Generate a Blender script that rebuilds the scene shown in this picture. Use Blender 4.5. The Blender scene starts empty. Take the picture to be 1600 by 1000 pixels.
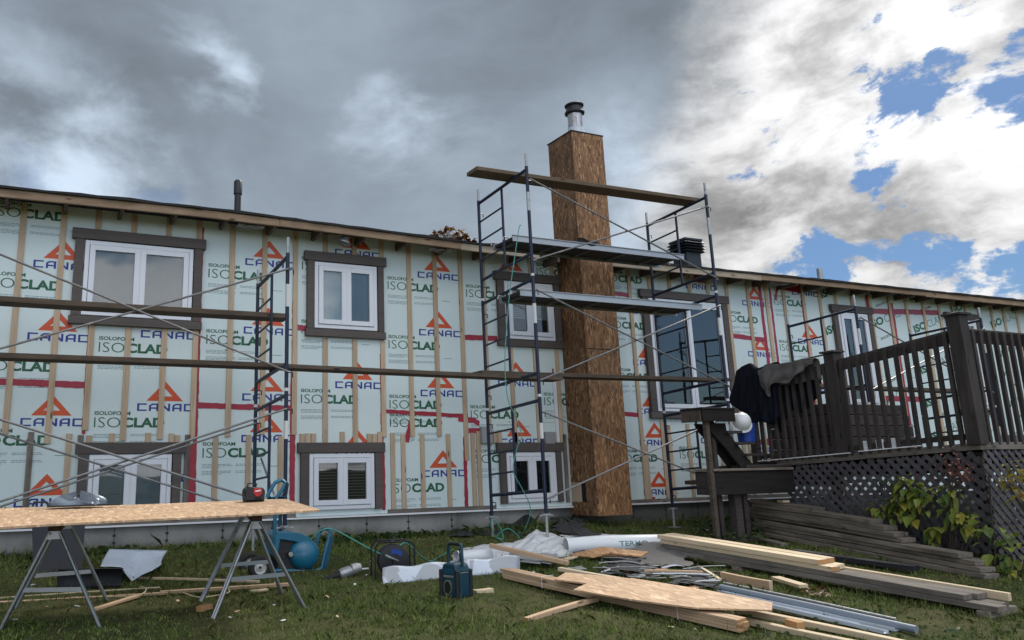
import bpy, bmesh, math, random
import numpy as np
from mathutils import Vector, Matrix, Quaternion
R = math.radians
S = bpy.context.scene
COL = S.collection
random.seed(7)

# ------------------------------------------------------------------ camera (eye level is z = 0)
def basis(yaw, pitch, roll):
    c, s = math.cos(yaw), math.sin(yaw)
    f = Vector((s*math.cos(pitch), c*math.cos(pitch), math.sin(pitch)))
    r = Vector((c, -s, 0)); u = r.cross(f)
    return r*math.cos(roll)+u*math.sin(roll), u*math.cos(roll)-r*math.sin(roll), f
FPX, CX, CY = 1274.0, 615.0, 445.0
CR, CU, CF = basis(R(24.4), R(12.77), R(-1.05))
cam = bpy.data.cameras.new('camera'); camo = bpy.data.objects.new('camera', cam); COL.objects.link(camo)
camo.matrix_world = Matrix(((CR.x, CU.x, -CF.x, 0), (CR.y, CU.y, -CF.y, 0), (CR.z, CU.z, -CF.z, 0), (0, 0, 0, 1)))
cam.sensor_width = 36; cam.lens = FPX/1600*36
cam.shift_x = (800-CX)/1600; cam.shift_y = (CY-500)/1600
cam.clip_start = .05; cam.clip_end = 3000
S.camera = camo

# ------------------------------------------------------------------ world, sun, exposure
SUN_EL, SUN_AZ = R(48), R(62)        # azimuth measured from +Y towards +X
S.view_settings.view_transform = 'Standard'; S.view_settings.look = 'None'
S.view_settings.exposure = 0.68; S.view_settings.gamma = 1

class NT:
    "small helper for node trees"
    def __init__(s, tree): s.t = tree
    def n(s, typ, **kw):
        nd = s.t.nodes.new(typ)
        for k, v in kw.items(): setattr(nd, k, v)
        return nd
    def set(s, nd, key, v):
        if isinstance(v, bpy.types.NodeSocket): s.t.links.new(v, nd.inputs[key])
        elif v is not None: nd.inputs[key].default_value = v
    def m(s, op, a, b=None, c=None, clamp=False):
        nd = s.n('ShaderNodeMath', operation=op, use_clamp=clamp)
        s.set(nd, 0, a)
        if b is not None: s.set(nd, 1, b)
        if c is not None: s.set(nd, 2, c)
        return nd.outputs[0]
    def vm(s, op, a, b=None, out=0):
        nd = s.n('ShaderNodeVectorMath', operation=op); s.set(nd, 0, a)
        if b is not None: s.set(nd, 1, b)
        return nd.outputs[out]
    def dot(s, a, b): return s.vm('DOT_PRODUCT', a, b, 'Value')
    def sm(s, v, lo, hi, a=0., b=1.):
        nd = s.n('ShaderNodeMapRange', interpolation_type='SMOOTHSTEP')
        s.set(nd, 0, v); s.set(nd, 1, lo); s.set(nd, 2, hi); s.set(nd, 3, a); s.set(nd, 4, b)
        return nd.outputs[0]
    def noise(s, vec, scale, detail=4, rough=.5, dist=0., out=0):
        nd = s.n('ShaderNodeTexNoise'); s.set(nd, 'Vector', vec); s.set(nd, 'Scale', scale); s.set(nd, 'Detail', detail)
        s.set(nd, 'Roughness', rough); s.set(nd, 'Distortion', dist)
        return nd.outputs[out]
    def mix(s, f, a, b, mode='MIX'):
        nd = s.n('ShaderNodeMix', data_type='RGBA', blend_type=mode)
        s.set(nd, 0, f)
        for k, v in ((6, a), (7, b)):
            if isinstance(v, tuple) and len(v) == 3: v = (*v, 1)
            s.set(nd, k, v)
        return nd.outputs[2]
    def mapping(s, vec, scale=(1, 1, 1), rot=(0, 0, 0), loc=(0, 0, 0)):
        nd = s.n('ShaderNodeMapping'); s.set(nd, 0, vec); s.set(nd, 1, loc); s.set(nd, 2, rot); s.set(nd, 3, scale)
        return nd.outputs[0]

def ray(x, y): return CF + CR*((x-CX)/FPX) - CU*((y-CY)/FPX)

wd = bpy.data.worlds.new('World'); S.world = wd; wd.use_nodes = True
wt = wd.node_tree; wt.nodes.clear(); W = NT(wt)
def build_sky():
    d = W.vm('NORMALIZE', W.n('ShaderNodeTexCoord').outputs['Generated'])
    sky = W.n('ShaderNodeTexSky', sky_type='NISHITA', sun_disc=False, sun_elevation=SUN_EL, sun_rotation=SUN_AZ)
    blue = W.vm('SCALE', sky.outputs[0]); wt.nodes[-1].inputs['Scale'].default_value = .085
    sep = W.n('ShaderNodeSeparateXYZ'); W.set(sep, 0, d)
    def add(v, n, k, s=1.):     # warp v by colour noise n
        return W.vm('ADD', v, W.vm('MULTIPLY', W.vm('SUBTRACT', n, (.5, .5, .5)), (k, k, k*s)))
    big = W.noise(d, 2.6, 4, .5, 0, 1); fine = W.noise(d, 9., 8, .62, 0, 1)
    dw = W.vm('NORMALIZE', add(add(d, big, .16), fine, .13))
    def spot(px, py, inner, outer):
        return W.sm(W.dot(dw, tuple(ray(px, py).normalized())), math.cos(R(outer)), math.cos(R(inner)))
    # cloud layer coordinates: flattened towards the horizon and drawn out along the wind
    q = add(W.mapping(d, scale=(1, 1, 1.9), rot=(0, R(12), R(20))), big, .22)
    n1 = W.noise(W.mapping(q, loc=(3.1, 1.7, 0)), 2.3, 5, .5)
    n2 = W.noise(W.mapping(q, loc=(7.4, 2.2, 4)), 5.0, 9, .58)
    n3 = W.noise(W.mapping(q, loc=(1.4, 9.2, 2)), 5.6, 12, .62)
    n4 = W.noise(W.mapping(q, loc=(5.4, 3.2, 7)), 12., 8, .6)
    n5 = W.noise(W.mapping(q, loc=(2.4, 6.2, 1)), 7.5, 9, .58)
    g = W.m('MULTIPLY_ADD', W.m('SUBTRACT', n1, .5), .22, .245)
    g = W.m('MULTIPLY_ADD', W.m('SUBTRACT', n2, .5), .15, g)
    g = W.m('MULTIPLY_ADD', W.m('SUBTRACT', n4, .5), .045, g)
    for (x, y, a, b, k) in ((1020, 60, 3, 21, -.07), (150, 110, 3, 15, -.055), (1000, 320, 2, 13, .10), (420, 330, 4, 14, -.02)):
        g = W.m('MULTIPLY_ADD', spot(x, y, a, b), k, g)
    wisp = W.sm(n2, .40, .66)
    for (x, y, a, b, k) in ((345, 110, 0, 4.6, .20), (300, 35, 0, 4, .12), (390, 150, 0, 2.5, .08), (622, 190, 0, 4.0, .16), (700, 215, 0, 4.5, .07), (30, 245, 0, 9, .17), (150, 300, 0, 7, .15), (1010, 290, 1, 9, .12), (1110, 210, 1, 8, .16)):
        g = W.m('MULTIPLY_ADD', W.m('MULTIPLY', spot(x, y, a, b), wisp), k, g)
    g = W.m('MAXIMUM', g, .10)
    cc = W.n('ShaderNodeCombineXYZ'); W.set(cc, 0, W.m('MULTIPLY', g, .80)); W.set(cc, 1, W.m('MULTIPLY', g, .955)); W.set(cc, 2, W.m('MULTIPLY', g, 1.14))
    blue2 = W.vm('MULTIPLY', blue, (.25, .37, .52))
    lowgap = W.m('MULTIPLY', W.m('MAXIMUM', spot(20, 283, 0, 2.2), spot(240, 302, 0, 2.0)), W.sm(n3, .56, .46))
    grey = W.mix(W.m('MULTIPLY', lowgap, .35), cc.outputs[0], blue2)
    rr = W.m('MAXIMUM', W.m('MAXIMUM', spot(1660, 90, 9, 24), spot(1580, 400, 8, 25)), spot(1330, 290, 1, 16))
    shade = W.m('ADD', W.m('MULTIPLY', W.sm(n5, .36, .64), .36), .20)
    shade = W.m('MULTIPLY_ADD', W.m('SUBTRACT', n4, .5), .34, shade)
    shade = W.m('MULTIPLY_ADD', spot(1480, 20, 2, 14), .16, shade)
    wc = W.n('ShaderNodeCombineXYZ'); W.set(wc, 0, shade); W.set(wc, 1, shade); W.set(wc, 2, W.m('MULTIPLY', shade, 1.01))
    n6 = W.noise(q, 26., 7, .62)
    hb = W.m('MULTIPLY_ADD', W.m('ADD', W.m('SUBTRACT', n4, .5), W.m('MULTIPLY', W.m('SUBTRACT', n6, .5), .6)), .34, W.m('MULTIPLY_ADD', W.m('SUBTRACT', n3, .5), 1.25, .5))
    right = W.m('MAXIMUM', spot(1600, 130, 9, 18), spot(1570, 390, 10, 19))
    hb = W.m('ADD', hb, W.m('MULTIPLY', W.m('SUBTRACT', 1., right), .22)); hb = W.m('ADD', hb, -.006)
    for (x, y, a, b, k) in ((1440, 80, 0, 4, -.08), (1350, 110, 0, 2.5, -.07), (1560, 150, 0, 5, -.09), (1410, 170, 0, 4, -.05), (1400, 290, 0, 3, -.05), (1285, 392, 0, 2.5, -.06), (1500, 290, 0, 3, -.06), (1560, 400, 1, 4, -.03), (1190, 420, 0, 5, .09), (1400, 440, 0, 2.5, .10), (1330, 355, 0, 2.5, .07), (1540, 445, 0, 2, .08), (1330, 240, 0, 2, -.06), (1460, 425, 0, 3, -.05),
                            (1300, 30, 1, 6, .12), (1540, 30, 1, 6, .12), (1500, 95, 0, 2.5, .06), (1300, 150, 0, 3, .05), (1500, 225, 0, 3, .07), (1470, 345, 0, 5, .13), (1560, 340, 0, 3, .08), (1370, 395, 0, 3, .10), (1250, 300, 1, 5, .08)):
        hb = W.m('MULTIPLY_ADD', spot(x, y, a, b), k, hb)
    cover = W.sm(hb, .44, .52)
    rightc = W.mix(cover, blue2, wc.outputs[0])
    c = W.mix(W.sm(rr, .05, .85), grey, rightc)
    back = W.sm(sep.outputs[1], -.15, -.7)
    bs = W.m('ADD', W.m('MULTIPLY', W.sm(n1, .35, .62), .95), .55)
    bc = W.n('ShaderNodeCombineXYZ'); W.set(bc, 0, bs); W.set(bc, 1, bs); W.set(bc, 2, W.m('MULTIPLY', bs, 1.04))
    bc2 = W.mix(W.m('MULTIPLY', W.sm(sep.outputs[2], .60, .3), W.m('MAXIMUM', W.sm(n1, .56, .48), W.sm(sep.outputs[0], .3, .65))), bc.outputs[0], W.vm('MULTIPLY', blue, (1.0, 1.25, 1.5)))
    c = W.mix(back, c, bc2)
    bg = W.n('ShaderNodeBackground'); W.set(bg, 0, c); bg.inputs[1].default_value = 1.0
    out = W.n('ShaderNodeOutputWorld'); wt.links.new(bg.outputs[0], out.inputs[0])
build_sky()
sl = bpy.data.lights.new('sun', 'SUN'); sl.energy = 2.2; sl.angle = R(14); sl.color = (1, .95, .87)
so = bpy.data.objects.new('sun', sl); COL.objects.link(so)
sd = Vector((math.sin(SUN_AZ)*math.cos(SUN_EL), math.cos(SUN_AZ)*math.cos(SUN_EL), math.sin(SUN_EL)))
so.rotation_mode = 'QUATERNION'; so.rotation_quaternion = sd.to_track_quat('Z', 'Y')

# ------------------------------------------------------------------ geometry of the place
D = 9.9                                     # distance of the wall's plane
def onY(x, y, Y=D): r = ray(x, y); return r*(Y/r.y)
def onX(x, y, X): r = ray(x, y); return r*(X/r.x)
def onZ(x, y, Z): r = ray(x, y); return r*(Z/r.z)
def gz(Y):
    if Y > 9.9: return -.81
    if Y > 3: return -.81-.065*(9.9-Y)
    return -1.2585-.02*min(3-Y, 20)
def onG(x, y, dz=0.):
    r = ray(x, y); t = (-.81-.065*9.9+dz)/(r.z-.065*r.y); return r*t

# ------------------------------------------------------------------ materials
MATS = {}
def mat(name, fn, *a, **k):
    m = bpy.data.materials.new(name); m.use_nodes = True
    t = m.node_tree; t.nodes.clear(); N = NT(t)
    b = N.n('ShaderNodeBsdfPrincipled'); o = N.n('ShaderNodeOutputMaterial'); t.links.new(b.outputs[0], o.inputs[0])
    fn(N, b, o, *a, **k); MATS[name] = m; return m
def oc(N): return N.n('ShaderNodeTexCoord').outputs['Object']
def rnd(N): return N.n('ShaderNodeObjectInfo').outputs['Random']
def isl(N): return N.n('ShaderNodeNewGeometry').outputs['Random Per Island']
def bump(N, b, h, strength=.3, dist=.01):
    nd = N.n('ShaderNodeBump'); N.set(nd, 'Strength', strength); N.set(nd, 'Distance', dist); N.set(nd, 'Height', h)
    N.t.links.new(nd.outputs[0], b.inputs['Normal'])
def m_plain(N, b, o, col, rough=.6, var=.12, scale=6, metal=0., spec=.5, bmp=0., coat=0.):
    v = N.noise(oc(N), scale, 5, .6)
    c1 = tuple(x*(1-var) for x in col); c2 = tuple(min(1, x*(1+var)) for x in col)
    N.set(b, 'Base Color', N.mix(v, c1, c2)); N.set(b, 'Roughness', N.m('MULTIPLY_ADD', v, .2, rough-.1)); N.set(b, 'Metallic', metal)
    N.set(b, 'Specular IOR Level', spec); N.set(b, 'Coat Weight', coat)
    if bmp: bump(N, b, N.noise(oc(N), scale*6, 4, .6), bmp, .004)
def m_wood(N, b, o, c1, c2, rough=.75, knots=True, dirt=.0, dcol=(.03, .028, .025), sc=1., axis='X', bmp=.3, stain=None):
    v = oc(N); r = rnd(N)
    off = N.n('ShaderNodeCombineXYZ'); N.set(off, 0, N.m('MULTIPLY', r, 37.)); N.set(off, 2, N.m('MULTIPLY', r, 11.))
    v = N.vm('ADD', v, off.outputs[0])
    k = {'X': (1.2, 22, 22), 'Z': (22, 22, 1.2)}[axis]
    g = N.noise(N.mapping(v, scale=tuple(x*sc for x in k)), 1.6, 6, .65, .5)
    big = N.noise(v, 2.2, 3, .5)
    f = N.m('ADD', N.m('MULTIPLY', g, .75), N.m('MULTIPLY', big, .3))
    c = N.mix(N.sm(f, .32, .72), c1, c2)
    c = N.mix(N.m('MULTIPLY', r, .38), c, tuple(x*.62 for x in c1))
    if knots:
        kk = {'X': (2.6, 9, 9), 'Z': (9, 9, 2.6)}[axis]
        vo = N.n('ShaderNodeTexVoronoi'); N.set(vo, 'Vector', N.mapping(v, scale=kk)); N.set(vo, 'Scale', 1.)
        c = N.mix(N.sm(vo.outputs[0], .16, .05), c, tuple(x*.3 for x in c1))
    if dirt:
        dn = N.noise(N.mapping(v, scale=(1, 3, 3) if axis == 'X' else (3, 3, 1)), 2.5, 6, .65)
        c = N.mix(N.m('MULTIPLY', N.sm(dn, .42, .68), dirt), c, dcol)
    N.set(b, 'Base Color', c); N.set(b, 'Roughness', rough); N.set(b, 'Specular IOR Level', .25)
    bump(N, b, g, bmp, .003)
def m_osb(N, b, o, tint=(1, 1, 1), size=1., plane='XZ', blotch=.0, flat=.0):
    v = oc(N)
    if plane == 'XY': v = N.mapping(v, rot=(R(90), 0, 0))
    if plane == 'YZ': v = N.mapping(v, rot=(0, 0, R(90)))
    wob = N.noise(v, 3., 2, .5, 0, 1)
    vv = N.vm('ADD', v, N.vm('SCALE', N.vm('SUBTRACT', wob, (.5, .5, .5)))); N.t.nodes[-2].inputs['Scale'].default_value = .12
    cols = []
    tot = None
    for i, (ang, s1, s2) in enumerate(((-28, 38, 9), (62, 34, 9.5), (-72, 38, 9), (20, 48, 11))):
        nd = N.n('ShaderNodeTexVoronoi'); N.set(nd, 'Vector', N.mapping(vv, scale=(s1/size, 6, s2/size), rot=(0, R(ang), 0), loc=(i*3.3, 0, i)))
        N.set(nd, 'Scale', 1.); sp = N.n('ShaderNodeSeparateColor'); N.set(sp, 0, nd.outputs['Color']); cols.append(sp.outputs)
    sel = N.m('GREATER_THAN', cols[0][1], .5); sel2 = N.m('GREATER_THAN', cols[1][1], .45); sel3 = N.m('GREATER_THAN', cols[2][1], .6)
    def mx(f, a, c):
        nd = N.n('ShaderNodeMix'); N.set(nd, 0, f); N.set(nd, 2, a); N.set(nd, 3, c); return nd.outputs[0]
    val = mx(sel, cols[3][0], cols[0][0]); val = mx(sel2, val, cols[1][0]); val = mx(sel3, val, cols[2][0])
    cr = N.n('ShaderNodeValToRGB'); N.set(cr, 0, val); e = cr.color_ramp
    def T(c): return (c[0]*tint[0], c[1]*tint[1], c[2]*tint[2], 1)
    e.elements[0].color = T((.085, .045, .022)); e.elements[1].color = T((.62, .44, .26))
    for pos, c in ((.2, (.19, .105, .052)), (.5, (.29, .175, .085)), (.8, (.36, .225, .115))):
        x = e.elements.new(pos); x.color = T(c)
    big = N.noise(v, 1.3, 4, .6)  # broad random blotches of darker tone
    c = N.mix(N.m('MULTIPLY', N.sm(big, .4, .7), (.35+blotch)*(1-flat)), N.mix(flat, cr.outputs[0], T((.34, .21, .11))), T((.12, .062, .035)))
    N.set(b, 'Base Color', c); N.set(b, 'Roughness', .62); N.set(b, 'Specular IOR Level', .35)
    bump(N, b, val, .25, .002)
def m_foam(N, b, o):
    v = oc(N); n = N.noise(v, 1.1, 4, .6); n2 = N.noise(N.mapping(v, scale=(1, 1, .35)), 7, 6, .65, 1.2)
    c = N.mix(n, (.62, .725, .712), (.69, .785, .772))
    c = N.mix(N.m('MULTIPLY', N.sm(n2, .55, .78), .22), c, (.50, .60, .595))
    c = N.mix(N.m('MULTIPLY', rnd(N), .18), c, (.55, .665, .66))
    dots = N.n('ShaderNodeTexVoronoi'); N.set(dots, 'Vector', N.mapping(v, scale=(1, 0, 1))); N.set(dots, 'Scale', 3.1)
    c = N.mix(N.sm(dots.outputs[0], .035, .02), c, (.02, .03, .03))
    N.set(b, 'Base Color', c); N.set(b, 'Roughness', .42); N.set(b, 'Specular IOR Level', .35)
    bump(N, b, N.noise(v, 14, 5, .6, 1.5), .12, .006)
def m_concrete(N, b, o):
    v = oc(N); n = N.noise(v, 1.6, 8, .65); n2 = N.noise(v, 22, 4, .7); sp = N.n('ShaderNodeSeparateXYZ'); N.set(sp, 0, v)
    c = N.mix(N.sm(n, .3, .7), (.22, .215, .20), (.33, .325, .30))
    st = N.noise(N.mapping(v, scale=(3, 1, .6)), 2.2, 5, .6)
    c = N.mix(N.m('MULTIPLY', N.sm(st, .55, .75), .5), c, (.09, .085, .07))
    bl = N.m('MULTIPLY', N.sm(N.m('ADD', sp.outputs[2], N.m('MULTIPLY', n, .3)), -.53, -.72), .75)
    c = N.mix(bl, c, (.06, .062, .05))
    dark_right = N.m('MULTIPLY', N.sm(N.m('ADD', sp.outputs[0], N.m('MULTIPLY', n, .8)), 6.9, 7.6), .75)  # concrete turns darker towards the right, from the chimney on
    c = N.mix(dark_right, c, (.045, .045, .042))
    N.set(b, 'Base Color', c); N.set(b, 'Roughness', .9); bump(N, b, n2, .4, .006)
def m_ground(N, b, o):
    v = oc(N); n = N.noise(v, .9, 6, .6); n2 = N.noise(v, 9, 7, .7)
    c = N.mix(N.sm(n, .35, .65), (.045, .058, .02), (.085, .08, .035))
    c = N.mix(N.m('MULTIPLY', N.sm(n2, .5, .72), .75), c, (.085, .065, .035))
    c = N.mix(N.sm(n2, .42, .3), c, (.012, .014, .006))
    N.set(b, 'Base Color', c); N.set(b, 'Roughness', .95); N.set(b, 'Specular IOR Level', .1); bump(N, b, n2, .8, .03)
def m_grass(N, b, o):
    v = oc(N); g = N.noise(v, .8, 5, .6); g2 = N.noise(v, 3.5, 4, .6); r = isl(N)
    c = N.mix(N.sm(g, .36, .62), (.14, .25, .036), (.225, .29, .065))
    c = N.mix(N.m('MULTIPLY', N.sm(g2, .5, .68), .6), c, (.15, .12, .055))
    c = N.mix(N.m('MULTIPLY', N.m('POWER', r, 3.), .95), c, (.30, .28, .14))
    c = N.mix(N.m('MULTIPLY', N.sm(r, .35, .0), .55), c, (.012, .018, .005))
    c = N.mix(N.sm(N.noise(v, 1.6, 3, .5), .60, .70), c, (.19, .145, .075))
    c = N.mix(N.sm(N.noise(N.mapping(v, scale=(1, 1, .2)), 16, 3, .6), .46, .60), N.mix(.5, c, (.02, .032, .006)), N.mix(.25, c, (.22, .30, .06)))
    N.set(b, 'Base Color', c); N.set(b, 'Roughness', .6); N.set(b, 'Specular IOR Level', .25)
    N.set(b, 'Subsurface Weight', 0.)
def m_glass(N, b, o, tint=(.85, .9, .9), refl=1.):
    t = N.n('ShaderNodeBsdfTransparent'); N.set(t, 0, (*tint, 1)); g = N.n('ShaderNodeBsdfGlossy'); N.set(g, 'Roughness', .015)
    fr = N.n('ShaderNodeFresnel'); N.set(fr, 0, 1.7); m = N.n('ShaderNodeMixShader'); N.set(m, 0, N.m('MULTIPLY', fr.outputs[0], 1.5*refl, clamp=True))
    w = N.noise(oc(N), 1.1, 2, .5); nd = N.n('ShaderNodeBump'); N.set(nd, 'Strength', .12); N.set(nd, 'Distance', .02); N.set(nd, 'Height', w)
    N.t.links.new(nd.outputs[0], g.inputs['Normal'])
    N.t.links.new(t.outputs[0], m.inputs[1]); N.t.links.new(g.outputs[0], m.inputs[2]); N.t.links.new(m.outputs[0], o.inputs[0])
def m_leaf(N, b, o, c1, c2, c3):
    r = isl(N); c = N.mix(N.sm(r, .1, .6), c1, c2); c = N.mix(N.sm(r, .72, .95), c, c3)
    n = N.noise(oc(N), 30, 3, .6); c = N.mix(N.m('MULTIPLY', n, .4), c, tuple(x*.45 for x in c1))
    N.set(b, 'Base Color', c); N.set(b, 'Roughness', .5)
    tr = N.n('ShaderNodeBsdfTranslucent'); N.set(tr, 0, c); m = N.n('ShaderNodeMixShader'); N.set(m, 0, .3)
    N.t.links.new(b.outputs[0], m.inputs[1]); N.t.links.new(tr.outputs[0], m.inputs[2]); N.t.links.new(m.outputs[0], o.inputs[0])
def m_cloth(N, b, o, col, scale=5):
    v = oc(N); n = N.noise(v, scale, 4, .6); N.set(b, 'Base Color', N.mix(n, tuple(x*.7 for x in col), tuple(x*1.3 for x in col)))
    N.set(b, 'Roughness', .95); N.set(b, 'Specular IOR Level', .15); bump(N, b, N.noise(v, 60, 3, .6), .3, .003)
def m_film(N, b, o, col=(.78, .8, .82), smudge=(.45, .46, .47), rough=.35):
    v = oc(N); n = N.noise(v, 2.6, 4, .55, .8); c = N.mix(N.sm(n, .5, .53), col, smudge)
    n2 = N.noise(v, 9, 5, .6); c = N.mix(N.m('MULTIPLY', n2, .25), c, tuple(x*.6 for x in col))
    N.set(b, 'Base Color', c); N.set(b, 'Roughness', rough); bump(N, b, n2, .15, .01)
def m_scuffed(N, b, o, col, under, amount=.5, rough=.5, metal=0.):
    v = oc(N); n = N.noise(v, 8, 7, .7, .6)
    N.set(b, 'Base Color', N.mix(N.sm(n, amount+.02, amount+.16), col, under)); N.set(b, 'Roughness', N.m('MULTIPLY_ADD', n, .3, rough-.15)); N.set(b, 'Metallic', metal)
P = m_plain
mat('foam', m_foam); mat('concrete', m_concrete); mat('ground', m_ground); mat('grass', m_grass)
mat('ink_green', P, (.012, .115, .05), .5, .1); mat('ink_blue', P, (.018, .03, .26), .5, .1); mat('ink_orange', P, (.62, .085, .02), .5, .12)
mat('ink_grey', P, (.16, .27, .27), .6, .2); mat('tape', P, (.34, .010, .032), .32, .3, 14, bmp=.5)
mat('strap_wood', m_wood, (.47, .34, .22), (.64, .50, .36), axis='Z'); mat('strap_grey', m_wood, (.17, .14, .12), (.30, .26, .22), axis='Z', dirt=.5)
mat('trim', m_wood, (.094, .078, .070), (.128, .108, .097), .6, False, bmp=.15)
mat('vinyl', P, (.74, .76, .80), .35, .05, 3); mat('vinyl_white', P, (.8, .81, .82), .4, .04, 3)
mat('glass', m_glass); mat('glass_dark', m_glass, (.5, .55, .6), 1.6); mat('near_black', P, (.012, .013, .014), .9)
mat('curtain', m_cloth, (.30, .35, .37), 2); mat('blind', P, (.36, .37, .36), .6, .1)
mat('blind_dark', P, (.10, .10, .095), .6, .2)
mat('fascia', m_wood, (.26, .175, .11), (.42, .30, .20), axis='X', dirt=.35, dcol=(.12, .07, .04)); mat('fascia_pale', m_wood, (.42, .34, .24), (.6, .5, .38), axis='X', dirt=.2)
mat('shingle', P, (.035, .034, .034), .95, .5, 30, bmp=.8); mat('soffit', P, (.13, .10, .08), .9, .3)
mat('osb', m_osb, (.94, .80, .72), .72, 'XZ', -.12, .15); mat('osb_side_shaded', m_osb, (.76, .64, .57), .72, 'YZ', .2); mat('osb_flat', m_osb, (1.72, 1.85, 2.15), .8, 'XY', 0., .55); mat('osb_scrap', m_osb, (1.5, 1.35, 1.25), .9, 'XY', 0., .45)  # chimney cheeks get a darker tint that puts their shade into the colour
mat('frame_blue', m_scuffed, (.008, .015, .042), (.05, .05, .06), .6, .45); mat('brace', m_scuffed, (.20, .20, .20), (.34, .33, .31), .5, .45, .4); mat('galv', m_scuffed, (.42, .43, .43), (.22, .21, .2), .5, .45, .55)
mat('white_paint', m_scuffed, (.7, .7, .68), (.3, .28, .2), .62, .6); mat('yellow_mark', P, (.6, .45, .03), .6)
mat('plank', m_wood, (.085, .062, .045), (.15, .115, .085), .85, True, .45, (.04, .033, .028)); mat('plank_top', m_wood, (.13, .095, .06), (.22, .165, .11), .85, True, .3, (.05, .04, .03))
mat('alu', m_scuffed, (.42, .43, .44), (.28, .28, .28), .58, .42, .5); mat('dull_metal', P, (.10, .095, .09), .6, .2); mat('ply_under', P, (.035, .027, .023), .8, .3, 4)
mat('deck_wood', m_wood, (.044, .036, .033), (.08, .067, .06), .75, True, .3, (.012, .01, .01), axis='X'); mat('deck_post', m_wood, (.042, .034, .032), (.082, .068, .062), .75, True, .3, (.012, .01, .01), axis='Z')
mat('lattice', m_wood, (.075, .068, .075), (.15, .14, .15), .85, False, .45, (.02, .018, .02)); mat('old_board', m_wood, (.16, .13, .10), (.33, .285, .23), .9, True, .45, (.022, .02, .018))
mat('dark_wood', m_wood, (.018, .015, .014), (.034, .029, .027), .8, True, .3, (.01, .01, .01)); mat('old_post', m_wood, (.075, .06, .046), (.15, .122, .098), .9, True, .45, (.03, .024, .022), axis='Z')
mat('new_board', m_wood, (.60, .46, .29), (.78, .64, .45), .7, True); mat('grey_board', m_wood, (.15, .13, .112), (.26, .23, .198), .85, True, .5, (.055, .046, .04))
mat('cedar', m_wood, (.50, .33, .20), (.68, .49, .32), .7, True); mat('end_grain', P, (.45, .24, .10), .8, .25, 20)
mat('steel', m_scuffed, (.40, .41, .43), (.2, .19, .18), .55, .35, .85); mat('blue_block', m_wood, (.10, .06, .045), (.16, .10, .07))
mat('teal', P, (.006, .125, .215), .38, .15, 5, coat=.3); mat('teal_dark', P, (.005, .06, .105), .42, .2, 5); mat('radio_teal', P, (.004, .040, .065), .45, .15, 8)
mat('rubber', P, (.014, .014, .015), .7, .3, 20); mat('black_plastic', P, (.012, .012, .014), .45, .2, 20); mat('red_plastic', P, (.42, .012, .02), .35, .15)
mat('rim', P, (.6, .6, .58), .4, .1, metal=.3); mat('chrome', P, (.7, .7, .7), .2, .05, metal=.9)
mat('hose', P, (.08, .34, .27), .4, .15); mat('reel_blue', P, (.01, .05, .28), .4, .2); mat('grey_metal', m_scuffed, (.33, .34, .35), (.12, .12, .12), .5, .4, .6)
mat('film', P, (.74, .77, .78), .4, .08, 3, bmp=.2); mat('wrap', P, (.62, .63, .63), .5, .14, 5, bmp=.5); mat('sheet_metal', P, (.56, .61, .68), .3, .08, 2); mat('stained_metal', m_film, (.66, .72, .80), (.40, .42, .44), .3)
mat('felt', P, (.045, .045, .048), .95, .35, 9, bmp=.6); mat('felt_grey', P, (.13, .125, .118), .9, .3, 5, bmp=.5); mat('shred', P, (.25, .26, .265), .7, .35, 12)
mat('pipe_grey', m_scuffed, (.21, .245, .29), (.12, .14, .17), .58, .4); mat('jacket', m_cloth, (.012, .013, .02)); mat('jacket_navy', m_cloth, (.009, .011, .018)); mat('sweater', m_cloth, (.13, .12, .115))
mat('blue_plastic', P, (.01, .05, .32), .4, .1); mat('hat', P, (.75, .77, .78), .3, .05); mat('orange', P, (.5, .09, .02), .6, .1)
mat('leaf_green', m_leaf, (.10, .17, .03), (.30, .35, .06), (.52, .44, .07)); mat('leaf_red', m_leaf, (.16, .035, .03), (.28, .07, .045), (.3, .14, .05)); mat('leaf_yellow', m_leaf, (.24, .2, .03), (.45, .35, .05), (.35, .18, .04))
mat('leaf_dead', m_leaf, (.10, .035, .025), (.3, .16, .04), (.75, .62, .5)); mat('stem', P, (.05, .035, .025), .9)
mat('weed', m_leaf, (.02, .05, .012), (.05, .09, .02), (.09, .12, .03))
mat('enamel', m_film, (.60, .68, .78), (.54, .62, .72), .3); mat('flue', m_scuffed, (.46, .45, .44), (.26, .24, .23), .5, .3, .8); mat('flue_cap', P, (.02, .021, .023), .45, .2); mat('vent_black', P, (.016, .018, .024), .5, .2)
mat('box_grey', P, (.30, .31, .32), .5, .1); mat('bag', m_film, (.20, .25, .30), (.08, .10, .13), .3); mat('tarp_dark', P, (.012, .014, .02), .6, .3)

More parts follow.
